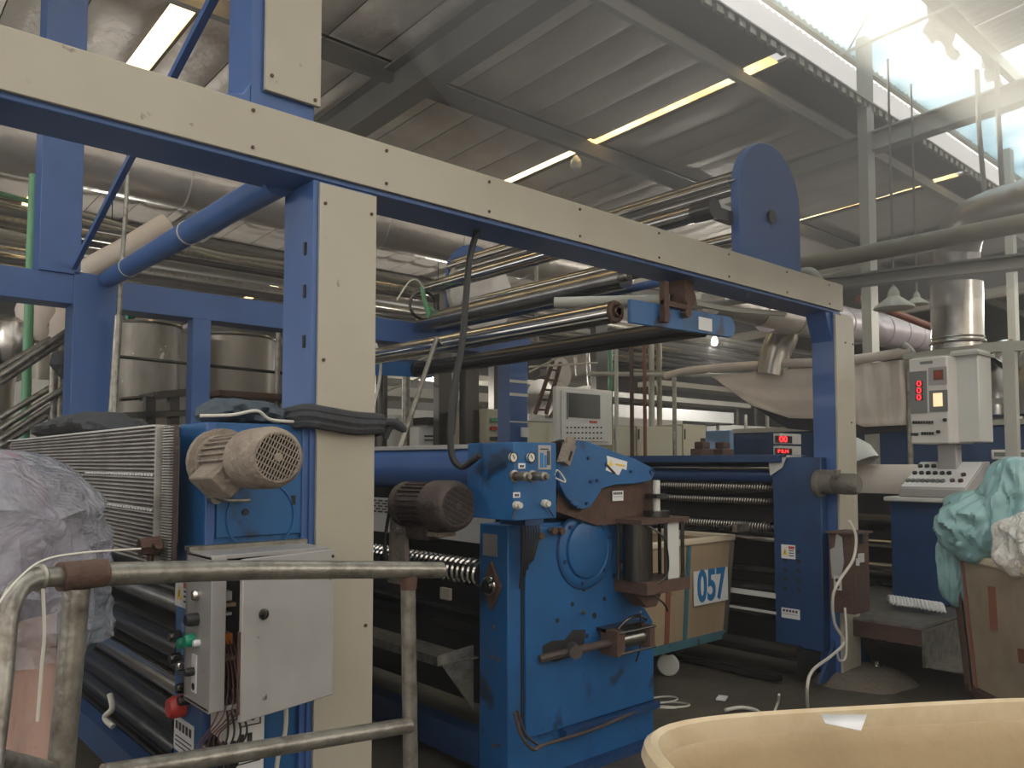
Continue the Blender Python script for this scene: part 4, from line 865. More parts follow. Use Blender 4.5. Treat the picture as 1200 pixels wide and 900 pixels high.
solo('green_fitting', M['green'], G().cyl(at(148, 369, Y=6.9), at(157, 368, Y=6.9), .04, n=10), 'small bright green fitting under the far blue beam', 'fitting')
# stair rails at the far left
sr = thing('stair_rails', 'bundle of worn steel stair handrails rising to the right at far left', 'railing', at(40, 480, Y=6.8))
for i, (a_, b_) in enumerate((((0, 441), (82, 386)), ((0, 449), (82, 394)), ((0, 432), (60, 397)), ((0, 503), (80, 452)), ((0, 515), (80, 462)), ((0, 523), (78, 472)), ((0, 490), (75, 445)))):
    part(sr, 'handrail', M['galv'], G().cyl(at(*a_, Y=6.8 + .05 * i), at(*b_, Y=6.8 + .05 * i), .025, n=10))
for px in (72, 64): part(sr, 'upright', M['galv'], G().cyl(at(px, 400, Y=7), (at(px, 400, Y=7).x, 7, 0), .03))
part(sr, 'rag', M['cloth'], G().lathe(at(76, 410, Y=6.7), (0, 0, -1), [(.02, 0), (.09, .04), (.10, .12), (.04, .2), (.01, .22)], 10, caps=False))
solo('blue_tank_panel', M['dblue'], G().box(-.6, 1.1, 8.8, 9.2, 0, at(20, 418, Y=8.8).z), 'dull blue horizontal panel behind the stair rails', 'panel')
solo('white_cabinet', M['lgrey'], G().box(at(30, 450, Y=8.4).x, at(76, 450, Y=8.4).x, 8.4, 8.9, 0, at(50, 445, Y=8.4).z), 'pale cabinet with a dark round hole behind the stair rails', 'cabinet')
solo('round_hole', M['slot'], G().cyl(at(56, 456, Y=8.39), at(56, 456, Y=8.38), .03), 'dark round hole in the pale cabinet behind the stair rails', 'hole')
for px0, px1, py, m_ in ((0, 30, 380, 'bsteel'), (30, 60, 350, 'canvas'), (60, 80, 365, 'canvas')):
    solo('lagged_valve', M[m_], G().lathe(at((px0 + px1) / 2, py - 8, Y=9), (0, 0, -1), [(.05, 0), (.16, .06), (.2, .2), (.16, .42), (.1, .5)], 14), {0: 'shiny valve body beside the green pipe', 30: 'cloth-wrapped valve just right of the green pipe', 60: 'cloth-wrapped valve next to the blue column'}[px0], 'valve')

# ------------------------------------------------------------------ machinery in the middle distance
def cab(nm, px0, px1, pyt, pyb, Y_, dp, mat, lab, cat='cabinet', floor=True, bevel=.01):
    a_ = at(px0, pyt, Y=Y_); b_ = at(px1, pyb, Y=Y_)
    t = thing(nm, lab, cat, ((a_.x + b_.x) / 2, Y_ + dp / 2, 0 if floor else b_.z))
    part(t, 'body', M[mat], G().box(a_.x, b_.x, Y_, Y_ + dp, 0.02 if floor else b_.z, a_.z), bevel=bevel); t['x0'] = a_.x; t['x1'] = b_.x; t['zt'] = a_.z
    return t
c = cab('button_cabinet', 571, 596, 479, 525, 7.2, .8, 'beige', 'beige control cabinet with rows of buttons behind the blue post')
x0, x1 = c['x0'], c['x1']
g = {}
for r_, (m_, py) in enumerate((('greenp', 492), ('inkred', 502), ('black', 514))):
    for i in range(7):
        p = at(575.5 + i * 3.2, py, Y=7.2); part(c, 'button', M[m_], G().cyl(p, p + Vector((0, -.03, 0)), .024, n=8))
c = cab('beige_cabinet', 618, 655, 494, 525, 7.6, .6, 'beige', 'beige cabinet between blue post and operator panel')
for i, (a_, b_) in enumerate(((718, 746), (746, 790), (790, 800), (800, 828))):
    c = cab('beige_cabinet', a_ + .5, b_ - .5, 499 - (2 if i == 3 else 0), 534, 7.6 + .2 * (i == 3), .6, 'beige', ('first beige cabinet right of the operator panel', 'wide middle beige cabinet right of the operator panel', 'narrow beige cabinet beside the wide middle one', 'beige cabinet nearest the red digit display')[i])
    part(c, 'door_handle', M['dsteel'], G().cyl(at(a_ + 2.5, 503, Y=7.58), at(a_ + 2.5, 515, Y=7.58), .012))
# operator panel with screen
op = thing('operator_panel', 'off-white operator panel with dark screen and rows of small buttons', 'panel', at(685, 522, Y=5.6))
A = at(652, 452, Y=5.6); B = at(718, 523, Y=5.6)
part(op, 'housing', M['panelw'], G().box(A.x, B.x, 5.6, 5.66, B.z, A.z), bevel=.015)
def bx(px0, py0, px1, py1, Y_, d=.01):
    a_ = at(px0, py0, Y=Y_); b_ = at(px1, py1, Y=Y_); return G().box(a_.x, b_.x, Y_ - d, Y_, b_.z, a_.z)
part(op, 'face', M['lgrey'], bx(657, 457, 713, 518, 5.595, .01), bevel=.004)
part(op, 'screen', M['screen'], bx(664, 460, 703, 491, 5.585, .006))
part(op, 'screen_frame', M['winframe'], bx(664, 460, 665, 491, 5.585, .012)); part(op, 'lamp', M['inkred'], bx(691, 493, 699, 496, 5.585, .008)); part(op, 'key_strip', M['winframe'], bx(665, 492, 704, 494, 5.585, .005))
for r_ in range(3):
    for i in range(10):
        p = at(664.5 + i * 4.4, 501 + r_ * 6.2, Y=5.585); part(op, 'button', M['black'], G().cyl(p, p + Vector((0, -.012, 0)), .0085, n=6))
part(op, 'stand', M['galv'], G().cyl(((A.x + B.x) / 2, 5.64, 0), ((A.x + B.x) / 2, 5.64, B.z), .05))
# white machines behind
c = cab('white_machine', 434, 460, 487, 530, 8.6, 1, 'white', 'white machine box at the left of the far row', 'machine')
c = cab('white_machine', 461, 486, 486, 530, 8.6, 1, 'lgrey', 'pale grey machine box second in the far row', 'machine')
c = cab('white_machine', 490, 520, 500, 530, 8.4, 1, 'white', 'white machine box with two rows of dark buttons', 'machine')
for r_ in range(2):
    for i in range(6):
        p = at(498 + i * 2.4, 511 + r_ * 4.5, Y=8.4); part(c, 'button', M['black'], G().cyl(p, p + Vector((0, -.02, 0)), .011, n=6))
solo('dark_machine_recess', M['dsteel'], bx(484, 490, 522, 500, 8.6, .3), 'dark recess above the white box with buttons', 'machine')
solo('white_hood', M['white'], G().box(5.0, 7.6, 9.5, 9.9, at(480, 490, Y=9.5).z, at(480, 480, Y=9.5).z), 'long white hood edge over the far machine row', 'hood')
for i, (a_, b_, pt, pb_2, m_, Y_) in enumerate(((434, 600, 457, 468, 'lgrey', 11), (434, 700, 440, 446, 'ltsteel', 12), (620, 655, 462, 488, 'lgrey', 10.5), (700, 860, 478, 492, 'white', 10.5), (700, 880, 465, 471, 'lgrey', 12), (775, 900, 452, 458, 'ltsteel', 13), (700, 800, 490, 500, 'lgrey', 9.6), (860, 930, 500, 512, 'white', 11), (620, 655, 486, 494, 'white', 9.5))):
    p0 = at(a_, pt, Y=Y_); p1 = at(b_, pt, Y=Y_); zb = at((a_ + b_) / 2, pb_2, Y=Y_).z; zt = at((a_ + b_) / 2, pt, Y=Y_).z
    t = thing('far_machine', ('lower pale casing beyond the dangling rod', 'long pale casing high above the white far row', 'short pale block behind the ladder foot', 'white casing above the beige cabinets', 'upper pale casing behind the standpipes', 'highest pale casing left of the canvas hood', 'thin pale casing just over the beige cabinets', 'white casing behind the small red display', 'white strip casing under the ladder')[i], 'machine', (p0.x, Y_, 0), 'pale casings far down the hall')
    part(t, 'casing', M[m_], G().box(p0.x, p1.x, Y_, Y_ + .8, zb, zt), bevel=.01)
    for q_ in (p0.x + .1, p1.x - .1): part(t, 'leg', M['galv'], G().box(q_ - .03, q_ + .03, Y_ + .35, Y_ + .41, 0, zb))
c = cab('blue_cabinet', 855, 878, 504, 536, 9.0, .6, 'mblue', 'pale blue cabinet left of the small display, left one')
c = cab('blue_cabinet', 879, 900, 505, 536, 9.0, .6, 'mblue', 'pale blue cabinet left of the small display, right one')
# far dark steel columns and pipes
k_ = 0
cols = [(447, 430, 545, .07, 'dsteel', 7.6), (476, 430, 520, .05, 'galv', 8.2), (519, 420, 530, .1, 'dsteel', 8.0), (550, 395, 535, .10, 'dsteel', 7.4), (582, 400, 478, .10, 'dsteel', 8.6), (722, 405, 500, .028, 'ltsteel', 7.0), (740, 412, 500, .03, 'rust', 7.4), (755, 400, 500, .028, 'redoxide', 7.5), (763, 398, 505, .05, 'ltsteel', 8.4), (772, 398, 505, .045, 'oldpipe', 8.4), (702, 390, 455, .14, 'dsteel', 8.6), (715, 405, 450, .04, 'greenp', 8.8), (899, 480, 536, .03, 'ltsteel', 8.2), (874, 492, 536, .03, 'bsteel', 8.4)]
names = ['dark column just right of the cream post', 'slim grey column behind the dangling rod', 'wide dark column left of the hanging cable', 'black steel column right of the hanging cable', 'dark column left of the far blue post', 'pale standpipe right of the operator panel', 'rusty standpipe behind the beige cabinets', 'dull red standpipe behind the beige cabinets', 'thick pale standpipe behind the beige cabinets', 'brown standpipe behind the beige cabinets', 'broad dark column above the operator panel', 'thin green pipe above the operator panel', 'pale post left of the small red display', 'short steel post in front of the blue cabinets']
for (px, pt, pb_2, r, m_, Y_), nm in zip(cols, names):
    p = at(px, pt, Y=Y_); solo('column' if r > .045 else 'standpipe', M[m_], G().cyl((p.x, Y_, 0), (p.x, Y_, p.z + (.6 if r > .08 else .1)), r, n=12) if r < .09 else G().box(p.x - r, p.x + r, Y_ - .06, Y_ + .06, 0, p.z + .8), nm, 'column' if r > .045 else 'pipe')
# dark ladder
ld = thing('ladder', 'dark red ladder leaning behind the operator panel', 'ladder', at(640, 488, Y=8.5))
for a_, b_ in (((627, 485), (648, 423)), ((640, 485), (657, 425))): part(ld, 'rail', M['rust'], G().beam(at(*a_, Y=8.5), at(*b_, Y=8.5), .04, .05))
for t in (.08, .27, .46, .65, .84): part(ld, 'rung', M['rust'], G().cyl(at(627 + 21 * t, 485 - 62 * t, Y=8.5), at(640 + 17 * t, 485 - 60 * t, Y=8.5), .015))
solo('round_vessel', M['bsteel'], G().cyl(at(650, 468, Y=9.6), at(633, 468, Y=9.6), .34, n=28), 'round steel vessel end behind the ladder', 'tank')
solo('horizontal_vessel', M['tank2'], G().cyl(at(655, 437, Y=9.9), at(690, 432, Y=9.9), .3, n=24), 'brown horizontal vessel above the operator panel', 'tank')
for i, (a_, b_, r_, m_) in enumerate((((620, 419), (676, 417), .02, 'ltsteel'), ((620, 436), (652, 420), .014, 'ltsteel'), ((690, 438), (900, 440), .035, 'ltsteel'), ((620, 430), (700, 425), .014, 'wire'), ((674, 412), (677, 440), .03, 'bsteel'), ((688, 410), (691, 452), .03, 'bsteel'), ((740, 434), (810, 440), .03, 'galv'), ((434, 448), (530, 405), .012, 'wire'), ((448, 460), (500, 440), .014, 'ltsteel'))):
    solo('small_pipe', M[m_], G().cyl(at(*a_, Y=7.9 + .07 * i), at(*b_, Y=7.9 + .07 * i), r_, n=8), ('thin level pipe right of the far blue post', 'thin pipe sagging down to the far blue post', 'thicker pale pipe running right above the beige cabinets', 'thin pale cable just above the operator panel', 'short upright pipe left of the broad dark column', 'short upright pipe touching the broad dark column', 'grimy pipe crossing the brown standpipe', 'pale cable rising from the cream post to the roller', 'short pale pipe by the slim grey column')[i], 'pipe', 'thin pipes under the mid rollers')
solo('leaning_rod', M['galv'], G().cyl(at(469, 525, Y=4.6), at(512, 396, Y=4.6), .018, n=8), 'slanting steel rod leaning between the mid rollers and the blue hood', 'rod')
solo('under_beam', M['dblue'], G().beam(at(425, 426, Y=6.6), at(495, 431, Y=6.6), .15, .12), 'dark blue tapering bar under the mid roller left end', 'beam')
solo('hanging_hose', M['wire'], G().tube([at(440, 402, Y=5.6), at(446, 425, Y=5.6), at(444, 450, Y=5.6), at(437, 478, Y=5.6)], .012), 'pale hose dangling right of the cream post', 'hose')
solo('coiled_hose', M['dsteel'], G().torus(at(496, 358, Y=6.1), (.3, 1, 0), .13, .014, n=24), 'dark coiled hose hung left of the round guard disc', 'hose')
solo('spray_gun', M['greenp'], G().tube([at(495, 335, Y=6.0), at(497, 350, Y=6.0), at(503, 372, Y=6.0)], .02).cyl(at(503, 360, Y=6.0), at(508, 364, Y=6.0), .02), 'small green tap hanging at the left blue stand', 'tap')
solo('bent_wire', M['wire'], G().tube([at(465, 352, Y=5.9), at(478, 332, Y=5.9), at(488, 328, Y=5.9), at(497, 338, Y=5.9)], .008), 'thin pale bent wire above the coiled hose', 'wire')
# white hanger tubes on the mid rollers
solo('vertical_tube', M['galv'], G().cyl(at(628, 295, Y=5.4), at(629, 400, Y=5.4), .02), 'thin vertical tube behind the perforated roller', 'tube')

# ------------------------------------------------------------------ red digit display behind the right post
dd = thing('digit_display', 'small grey display with red 00 digits above the spreader machine', 'display', at(917, 534, Y=4.4))
part(dd, 'housing', M['lgrey'], bx(906, 508, 931, 521, 4.4, .08), bevel=.006); part(dd, 'housing', M['lgrey'], bx(906, 522.5, 931, 536, 4.4, .08), bevel=.006)
part(dd, 'window', M['screen'], bx(908, 510.5, 928, 519.5, 4.315, .004)); part(dd, 'window', M['screen'], bx(908, 525, 928, 533, 4.315, .004))
text(dd, 'red_digits', '00', M['led'], at(918, 515, Y=4.305), .085, YR, ZU, sx=1.9, bold=.002)
text(dd, 'red_digits', 'P 0.14', M['led'], at(918, 529, Y=4.305), .05, YR, ZU, sx=1.7, bold=.001)
part(dd, 'post', M['ltsteel'], G().cyl((at(917, 534, Y=4.4).x, 4.42, 0), (at(917, 534, Y=4.4).x, 4.42, at(917, 522, Y=4.4).z), .02))
# clamps on top of machine 3
for px, w_ in ((824, 14), (848, 12)):
    p = at(px, 534, Y=4.05); t_ = thing('dirty_clamp', 'grimy clamp block on top of the spreader machine, ' + ('left one' if px < 830 else 'right one'), 'clamp', p)
    part(t_, 'base', M['rust'], G().box(p.x - .09, p.x + .09, 4.0, 4.12, p.z - .02, p.z + .06), bevel=.01); part(t_, 'screw', M['rust'], G().cyl(p, p + Vector((0, 0, .15 if px < 830 else .08)), .022, n=8)); part(t_, 'wing', M['rust'], G().box(p.x - .06, p.x + .05, 4.01, 4.1, p.z + .06, p.z + .12), bevel=.01)

# ------------------------------------------------------------------ canvas hood
XC = 9.0
ch = thing('canvas_hood', 'stained pale canvas hood hung from a cloth-wrapped bar behind the right post', 'hood', (XC, 5, 2.2))
def cv(px, py, dx=0): return at(px, py, X=XC + dx)
part(ch, 'bar', M['canvas'], G().tube([cv(780, 441), cv(812, 434), cv(900, 427), cv(985, 423), cv(1068, 412)], .055, n=14))
top = [(833, 441), (900, 434), (985, 429), (1062, 421)]; bot = [(880, 475), (925, 490), (985, 491), (1012, 500), (1062, 498)]
def lerp_poly(P, t):
    s_ = t * (len(P) - 1); i = min(int(s_), len(P) - 2); f_ = s_ - i
    return (P[i][0] + (P[i + 1][0] - P[i][0]) * f_, P[i][1] + (P[i + 1][1] - P[i][1]) * f_)
def hood_f(u, v):
    a_ = lerp_poly(top, u); b_ = lerp_poly(bot, u)
    x = a_[0] + (b_[0] - a_[0]) * v; y = a_[1] + (b_[1] - a_[1]) * v
    fold = .035 * math.sin(u * 70) * max(0, u - .62) * 3 * (1 - v * .3) + .03 * noise.noise(Vector((u * 6, v * 4, 1)))
    return cv(x, y, fold - .06 * math.sin(v * 1.6))
part(ch, 'canvas', M['canvas'], G().grid(hood_f, 80, 12), solid=.008)
part(ch, 'dark_flap', M['cloth'], G().prism([(cv(880, 476).y, cv(880, 476).z), (cv(925, 490).y, cv(925, 490).z), (cv(985, 491).y, cv(985, 491).z), (cv(1012, 500).y, cv(1012, 500).z), (cv(1062, 498).y, cv(1062, 498).z), (cv(1062, 505).y, cv(1062, 505).z), (cv(1000, 510).y, cv(1000, 510).z), (cv(920, 502).y, cv(920, 502).z)], 'x', XC + .05, XC + .08))  # dark strip just behind the canvas's lower edge
part(ch, 'clip', M['galv'], G().tube([cv(1058, 405), cv(1064, 410), cv(1070, 418)], .05, n=10))
part(ch, 'leg', M['galv'], G().cyl((XC, cv(1064, 410).y, 0), cv(1064, 410), .03))
part(ch, 'leg', M['galv'], G().cyl((XC, cv(790, 441).y, 0), cv(790, 441), .03))
# ------------------------------------------------------------------ blue machine line at right
bm_ = thing('blue_machine_line', 'long dark blue machine body behind the control pillar', 'machine', (10, 3, 0))
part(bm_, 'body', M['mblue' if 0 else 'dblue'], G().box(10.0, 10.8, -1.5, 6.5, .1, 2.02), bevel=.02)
part(bm_, 'top_strip', M['ltsteel'], G().box(9.97, 10.8, -1.5, 6.5, 2.02, 2.08))
g = G()
for px in (1162, 1192):
    a_ = at(px, 527, X=9.98); b_ = at(px + 24, 538, X=9.98); part(bm_, 'vent_frame', M['bsteel'], G().box(9.97, 9.99, b_.y, a_.y, b_.z, a_.z)); part(bm_, 'vent', M['winframe'], G().box(9.96, 9.975, b_.y + .03, a_.y - .03, b_.z + .03, a_.z - .03))
rl = thing('fabric_roll', 'pale fabric-wound roll between right post and console', 'roll', (8.6, 3.8, .9))
ra = at(1000, 585, X=8.4); part(rl, 'roll', M['canvas'], G().cyl((8.4, ra.y + 1.4, 1.28), (8.4, ra.y - 1.0, 1.28), .30, n=36)); part(rl, 'stand', M['dsteel'], G().box(8.3, 8.5, ra.y - .9, ra.y - .8, 0, 1.1).box(8.3, 8.5, ra.y + 1.2, ra.y + 1.3, 0, 1.1))
solo('white_helmet', M['lgrey'], G().lathe(at(1006, 545, X=8.2), (0, .5, 1), [(.0, .3), (.12, .26), (.2, .14), (.22, 0)], 18, caps=False), 'white curved guard just right of the cream post', 'guard')
rm = thing('roller_machine', 'dark machine with shiny rollers seen between right post and blue cabinet', 'machine', (7.8, 4.2, 0))
for py, r, mm in ((612, .08, 'dsteel'), (636, .05, 'steel'), (664, .055, 'bsteel'), (672, .05, 'dsteel'), (690, .05, 'dsteel')):
    z = at(1030, py, X=7.6).z; part(rm, 'roller', M[mm], G().cyl((7.6, 2.9 + (.25 if py > 650 else 0), z), (7.6, 6, z), r, n=20))
part(rm, 'backing', M['black'], G().box(7.8, 7.85, 2.6, 6, .1, 1.3)); part(rm, 'side_frame', M['dsteel'], G().box(7.5, 7.85, 2.72, 2.78, .3, 1.25))

# ------------------------------------------------------------------ control pillar, console, blue cabinet, platform
cp = thing('control_pillar', 'off-white control pillar with red digits and a lit amber square', 'control panel', at(1108, 520, X=6.9))
KX = 6.9
def kp(px, py): return at(px, py, X=KX)
TL, TR, BL = kp(1064, 424), kp(1112, 412), kp(1067, 519)
yL, yR = kp(1066, 470).y, kp(1111, 470).y; zT, zB = TR.z - .03, kp(1090, 520).z
part(cp, 'housing', M['panelw'], G().prism([(KX, yL), (KX, yR), (KX + .32, yR - .08), (KX + .45, yR + .08), (KX + .45, yL)], 'z', zB, zT), bevel=.012)
part(cp, 'column', M['lgrey'], G().box(KX + .12, KX + .42, yR - .19, yR + .02, zB + .01, zT + .05), bevel=.01)
part(cp, 'top_cap', M['ltsteel'], G().box(KX + .08, KX + .46, yR - .21, yL, zT, zT + .02))
def fx(px0, py0, px1, py1, d=.006, X_=None):
    X_ = KX if X_ is None else X_; a_ = at(px0, py0, X=X_); b_ = at(px1, py1, X=X_); return G().box(X_ - d, X_ + .002, b_.y, a_.y, b_.z, a_.z)
part(cp, 'dark_panel', M['winframe'], fx(1066, 436, 1087, 484)); part(cp, 'grey_panel', M['grey'], fx(1088, 431, 1110, 450)); part(cp, 'dark_panel', M['winframe'], fx(1089, 458, 1111, 482))
part(cp, 'readout_window', M['redoxide'], fx(1094, 434, 1106, 445, .009)); 
part(cp, 'lit_button', M['lamp'], fx(1094, 461, 1105, 476, .012))
for i, py in enumerate((450, 458, 466)):
    part(cp, 'digit_window', M['slot'], fx(1073, py - 2.8, 1082, py + 2.8, .008)); text(cp, 'red_digits', '0', M['led'], kp(1077.5, py) + Vector((-.012, 0, 0)), .062, XR, ZU, sx=1.3, bold=.001)
text(cp, 'red_digits', '8', M['inkred'], kp(1100, 439.5) + Vector((-.014, 0, 0)), .065, XR, ZU, sx=1.3)
for px, py, n_ in ((1071, 495, 8), (1069, 509, 3), (1081, 508, 5)):
    for i in range(n_):
        a_ = kp(px + i * 3.1, py); part(cp, 'rocker_switch', M['black'], G().box(KX - .012, KX, a_.y - .007, a_.y + .007, a_.z - .012, a_.z + .012))
for px, py in ((1108, 492), (1100, 506)):
    a_ = kp(px, py); knob(cp, a_, (-1, 0, 0), .014, .03, 'black', 'rotary_knob')
part(cp, 'name_strip', M['winframe'], fx(1078, 424, 1093, 426, .003))
neck = at(1110, 528, X=7.1); part(cp, 'neck', M['grey'], G().box(neck.x, neck.x + .12, neck.y - .07, neck.y + .08, 1.5, zB), bevel=.01)
# console with sloping key face
cs = thing('console', 'sloping off-white push-button console on top of the dark blue cabinet', 'console', (7.0, 2.7, 1.2))
CX_ = 6.8; c00 = at(1053, 572, X=CX_)
z1_ = c00.z; yA, yB = c00.y, at(1132, 572, X=CX_).y
part(cs, 'case', M['grey'], G().prism([(CX_, z1_ - .07), (CX_, z1_), (CX_ + .45, z1_ + .22), (CX_ + .55, z1_ + .22), (CX_ + .55, z1_ - .07)], 'y', yB, yA), bevel=.008)
sl = Vector((.45, 0, .22)).normalized(); nn_ = Vector((-.22, 0, .45)).normalized()
o0 = Vector((CX_, yA, z1_))
def sp_(u, v): return o0 + Vector((0, -(yA - yB) * u, 0)) + sl * (.50 * v)
vs = [sp_(*q) + nn_ * d for d in (.001, .008) for q in ((.03, .04), (.97, .04), (.97, .95), (.03, .95))]
part(cs, 'key_face', M['sticker'], G().add(vs, [(3, 2, 1, 0), (4, 5, 6, 7), (0, 1, 5, 4), (1, 2, 6, 5), (2, 3, 7, 6), (3, 0, 4, 7)]))
for v_, us, m_ in ((.22, [.08 + i * .075 for i in range(8)], 'winframe'), (.5, [.09 + i * .105 for i in range(6)], 'black'), (.76, [.09 + i * .105 for i in range(6)], 'black'), (.24, [.74, .86], 'rust'), (.45, [.84], 'rust')):
    for u_ in us: p = sp_(u_, v_); part(cs, 'push_button', M[m_], G().cyl(p, p + nn_ * .028, .019, n=10))
bc = thing('blue_cabinet', 'dark blue steel cabinet carrying the push-button console', 'cabinet', (7.3, 2.7, .45))
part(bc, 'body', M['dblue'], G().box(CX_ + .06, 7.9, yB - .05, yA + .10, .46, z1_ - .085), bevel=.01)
part(bc, 'top_plate', M['lgrey'], G().box(CX_ - .02, 7.95, yB - .09, yA + .12, z1_ - .11, z1_ - .072), bevel=.01)
pf = thing('step_platform', 'low grey sheet steel platform in front of the blue cabinet', 'platform', (6.3, 2.7, 0))
e0 = at(1080, 736, Z=.45)
part(pf, 'deck', M['galv'], G().box(e0.x, 8.1, e0.y, 3.4, .435, .45)); part(pf, 'front_lip', M['rust'], G().box(e0.x, e0.x + .012, e0.y, 3.4, .32, .436)); part(pf, 'side_box', M['galv'], G().box(e0.x, 7.3, e0.y - .02, e0.y, .18, .43).box(e0.x + .05, 7.2, e0.y - .35, e0.y, .17, .18)); part(pf, 'leg', M['rust'], G().box(7.2, 7.3, 3.2, 3.3, 0, .43).box(6.9, 7.0, e0.y + .1, e0.y + .2, 0, .43))
q = at(1082, 712, Z=.47)
def towel(u, v):
    c_ = at(1042, 709, Z=.47).lerp(at(1106, 719, Z=.47), u); d_ = Vector((-.5, .6, 0)).normalized()
    return c_ + Vector((.10, .06, 0)) * (v - .5) * 1.4 * (1 + .3 * math.sin(u * 9)) + Vector((0, 0, .02 + .05 * math.sin(v * 3.14) + .006 * math.sin(u * 95)))
solo('folded_towel', M['white'], G().grid(towel, 60, 8), 'white crumpled ribbed cloth lying on the platform', 'cloth', solid=.01)
# tall frame at far right
fp = thing('gantry_frame', 'grey square-tube gantry frame at the right edge behind the control pillar', 'frame', (7.5, 1.9, 0))
pz = at(1182, 405, X=7.4); part(fp, 'post', M['ltsteel'], G().box(7.4, 7.48, pz.y - .04, pz.y + .05, 0, pz.z))
part(fp, 'crossbar', M['ltsteel'], G().beam(at(1150, 408, X=7.44), at(1260, 402, X=7.44), .06, .08)); part(fp, 'crossbar', M['ltsteel'], G().beam(at(1060, 418, X=7.9), at(1190, 402, X=7.44), .05, .05).beam(at(1152, 470, X=7.5), at(1186, 470, X=7.5), .04, .05))
part(fp, 'brace', M['dsteel'], G().beam(at(1150, 412, X=7.5), at(1180, 432, X=7.5), .04, .04))
for px, w_ in ((1168, .2), (1205, .26)):
    p = at(px, 470, X=8.3); solo('foil_vessel', M['bsteel'], G().lathe((8.6, p.y, 2.05), (0, 0, 1), [(.26, 0), (.26, .4), (.18, .6), (.08, .72)], 24), 'shiny rounded metal vessel behind the gantry frame, ' + ('left one' if px < 1190 else 'at the right edge'), 'vessel')

# ------------------------------------------------------------------ carts
def cart(o_, ux, uy, L_, W_, zt, zb, taper, mat, label, cols_, face_lines=(), wh=None):
    """board cart: o_ = near corner on the ground, ux = unit along the face, uy = unit into depth"""
    t = thing('board_cart', label, 'cart', o_); o_ = Vector(o_)
    def P(a_, b_, z): 
        k = taper * (1 - (z - zb) / (zt - zb)); return o_ + ux * (k + a_ * (L_ - 2 * k) / L_) + uy * (k + b_ * (W_ - 2 * k) / W_) + Vector((0, 0, z))
    def wall(a0, b0, a1, b1, th):
        d = (uy if b0 == b1 else ux); sg = 1 if (b0 == 0 and b1 == 0) or (a0 == 0 and a1 == 0) else -1
        vs = [P(a0, b0, zb), P(a1, b1, zb), P(a1, b1, zt), P(a0, b0, zt)]; vs += [v + d * sg * th for v in vs]
        return G().add(vs, [(0, 1, 2, 3), (7, 6, 5, 4), (0, 4, 5, 1), (1, 5, 6, 2), (2, 6, 7, 3), (3, 7, 4, 0)])
    for a0, b0, a1, b1 in ((0, 0, L_, 0), (0, W_, L_, W_), (0, 0, 0, W_), (L_, 0, L_, W_)): part(t, 'side_panel', mat, wall(a0, b0, a1, b1, .012))
    part(t, 'floor_panel', mat, G().add([P(0, 0, zb), P(L_, 0, zb), P(L_, W_, zb), P(0, W_, zb)], [(0, 1, 2, 3)]), solid=.01)
    rz_ = .012; g = G()
    off = -ux * rz_ - uy * rz_
    pts = [P(0, 0, zt), P(L_, 0, zt), P(L_, W_, zt), P(0, W_, zt)]
    for i in range(4): g.beam(pts[i] + (pts[i] - pts[(i + 1) % 4]).normalized() * .02, pts[(i + 1) % 4] + (pts[(i + 1) % 4] - pts[i]).normalized() * .02, .045, .05)
    part(t, 'rim', M['rim'], g, bevel=.012)
    pts = [P(0, 0, zb), P(L_, 0, zb), P(L_, W_, zb), P(0, W_, zb)]; g = G()
    for i in range(4): g.beam(pts[i], pts[(i + 1) % 4], .04, .06)
    part(t, 'base_frame', M[cols_[0]], g)
    for a_, b_ in ((0, 0), (L_, 0), (0, W_), (L_, W_)): part(t, 'corner_post', M[cols_[1]], G().beam(P(a_, b_, zb), P(a_, b_, zt - .03), .035, .035))
    for a_, w_, c_ in face_lines: part(t, 'face_strip', M[c_], G().beam(P(a_, 0, zb) - uy * .006, P(a_, 0, zt - .03) - uy * .006, w_, .014))
    for a_, b_ in wh or ((.15, .12), (L_ - .15, .12), (.15, W_ - .12), (L_ - .15, W_ - .12)):
        c_ = P(a_, b_, 0); c_.z = .085; ax_ = (ux + uy * .5).normalized()
        wl = part(t, 'wheel', M['lgrey'], G().lathe(c_ - ax_ * .02, ax_, [(.05, -.002), (.075, 0), (.083, .01), (.083, .03), (.075, .04), (.05, .042)], 22))
        part(wl, 'fork', M['dsteel'], G().box(c_.x - .03, c_.x + .03, c_.y - .03, c_.y + .03, .165, zb))
    return t, P
X_, Y_ = Vector((1, 0, 0)), Vector((0, 1, 0))
c57, P57 = cart((4.30, 3.66, 0), X_, Y_, 1.30, .75, 1.0, .235, .05, M['ply'], 'brown board cart numbered 057 between the two blue machines', ('teal', 'dsteel'), ((.48, .04, 'redoxide'), (.72, .045, 'teal')), wh=((.60, .06), (.60, .69), (1.1, .66), (.1, .66)))
nb = P57(1.02, 0, .66) - Y_ * .012
pt_ = part(c57, 'number_plate', M['sticker'], G().box(nb.x - .22, nb.x + .23, nb.y - .006, nb.y, .51, .77))
text(pt_, 'number', '057', M['inkblue'], (nb.x + .005, nb.y - .008, .64), .33, YR, ZU, sx=.74, bold=.009)
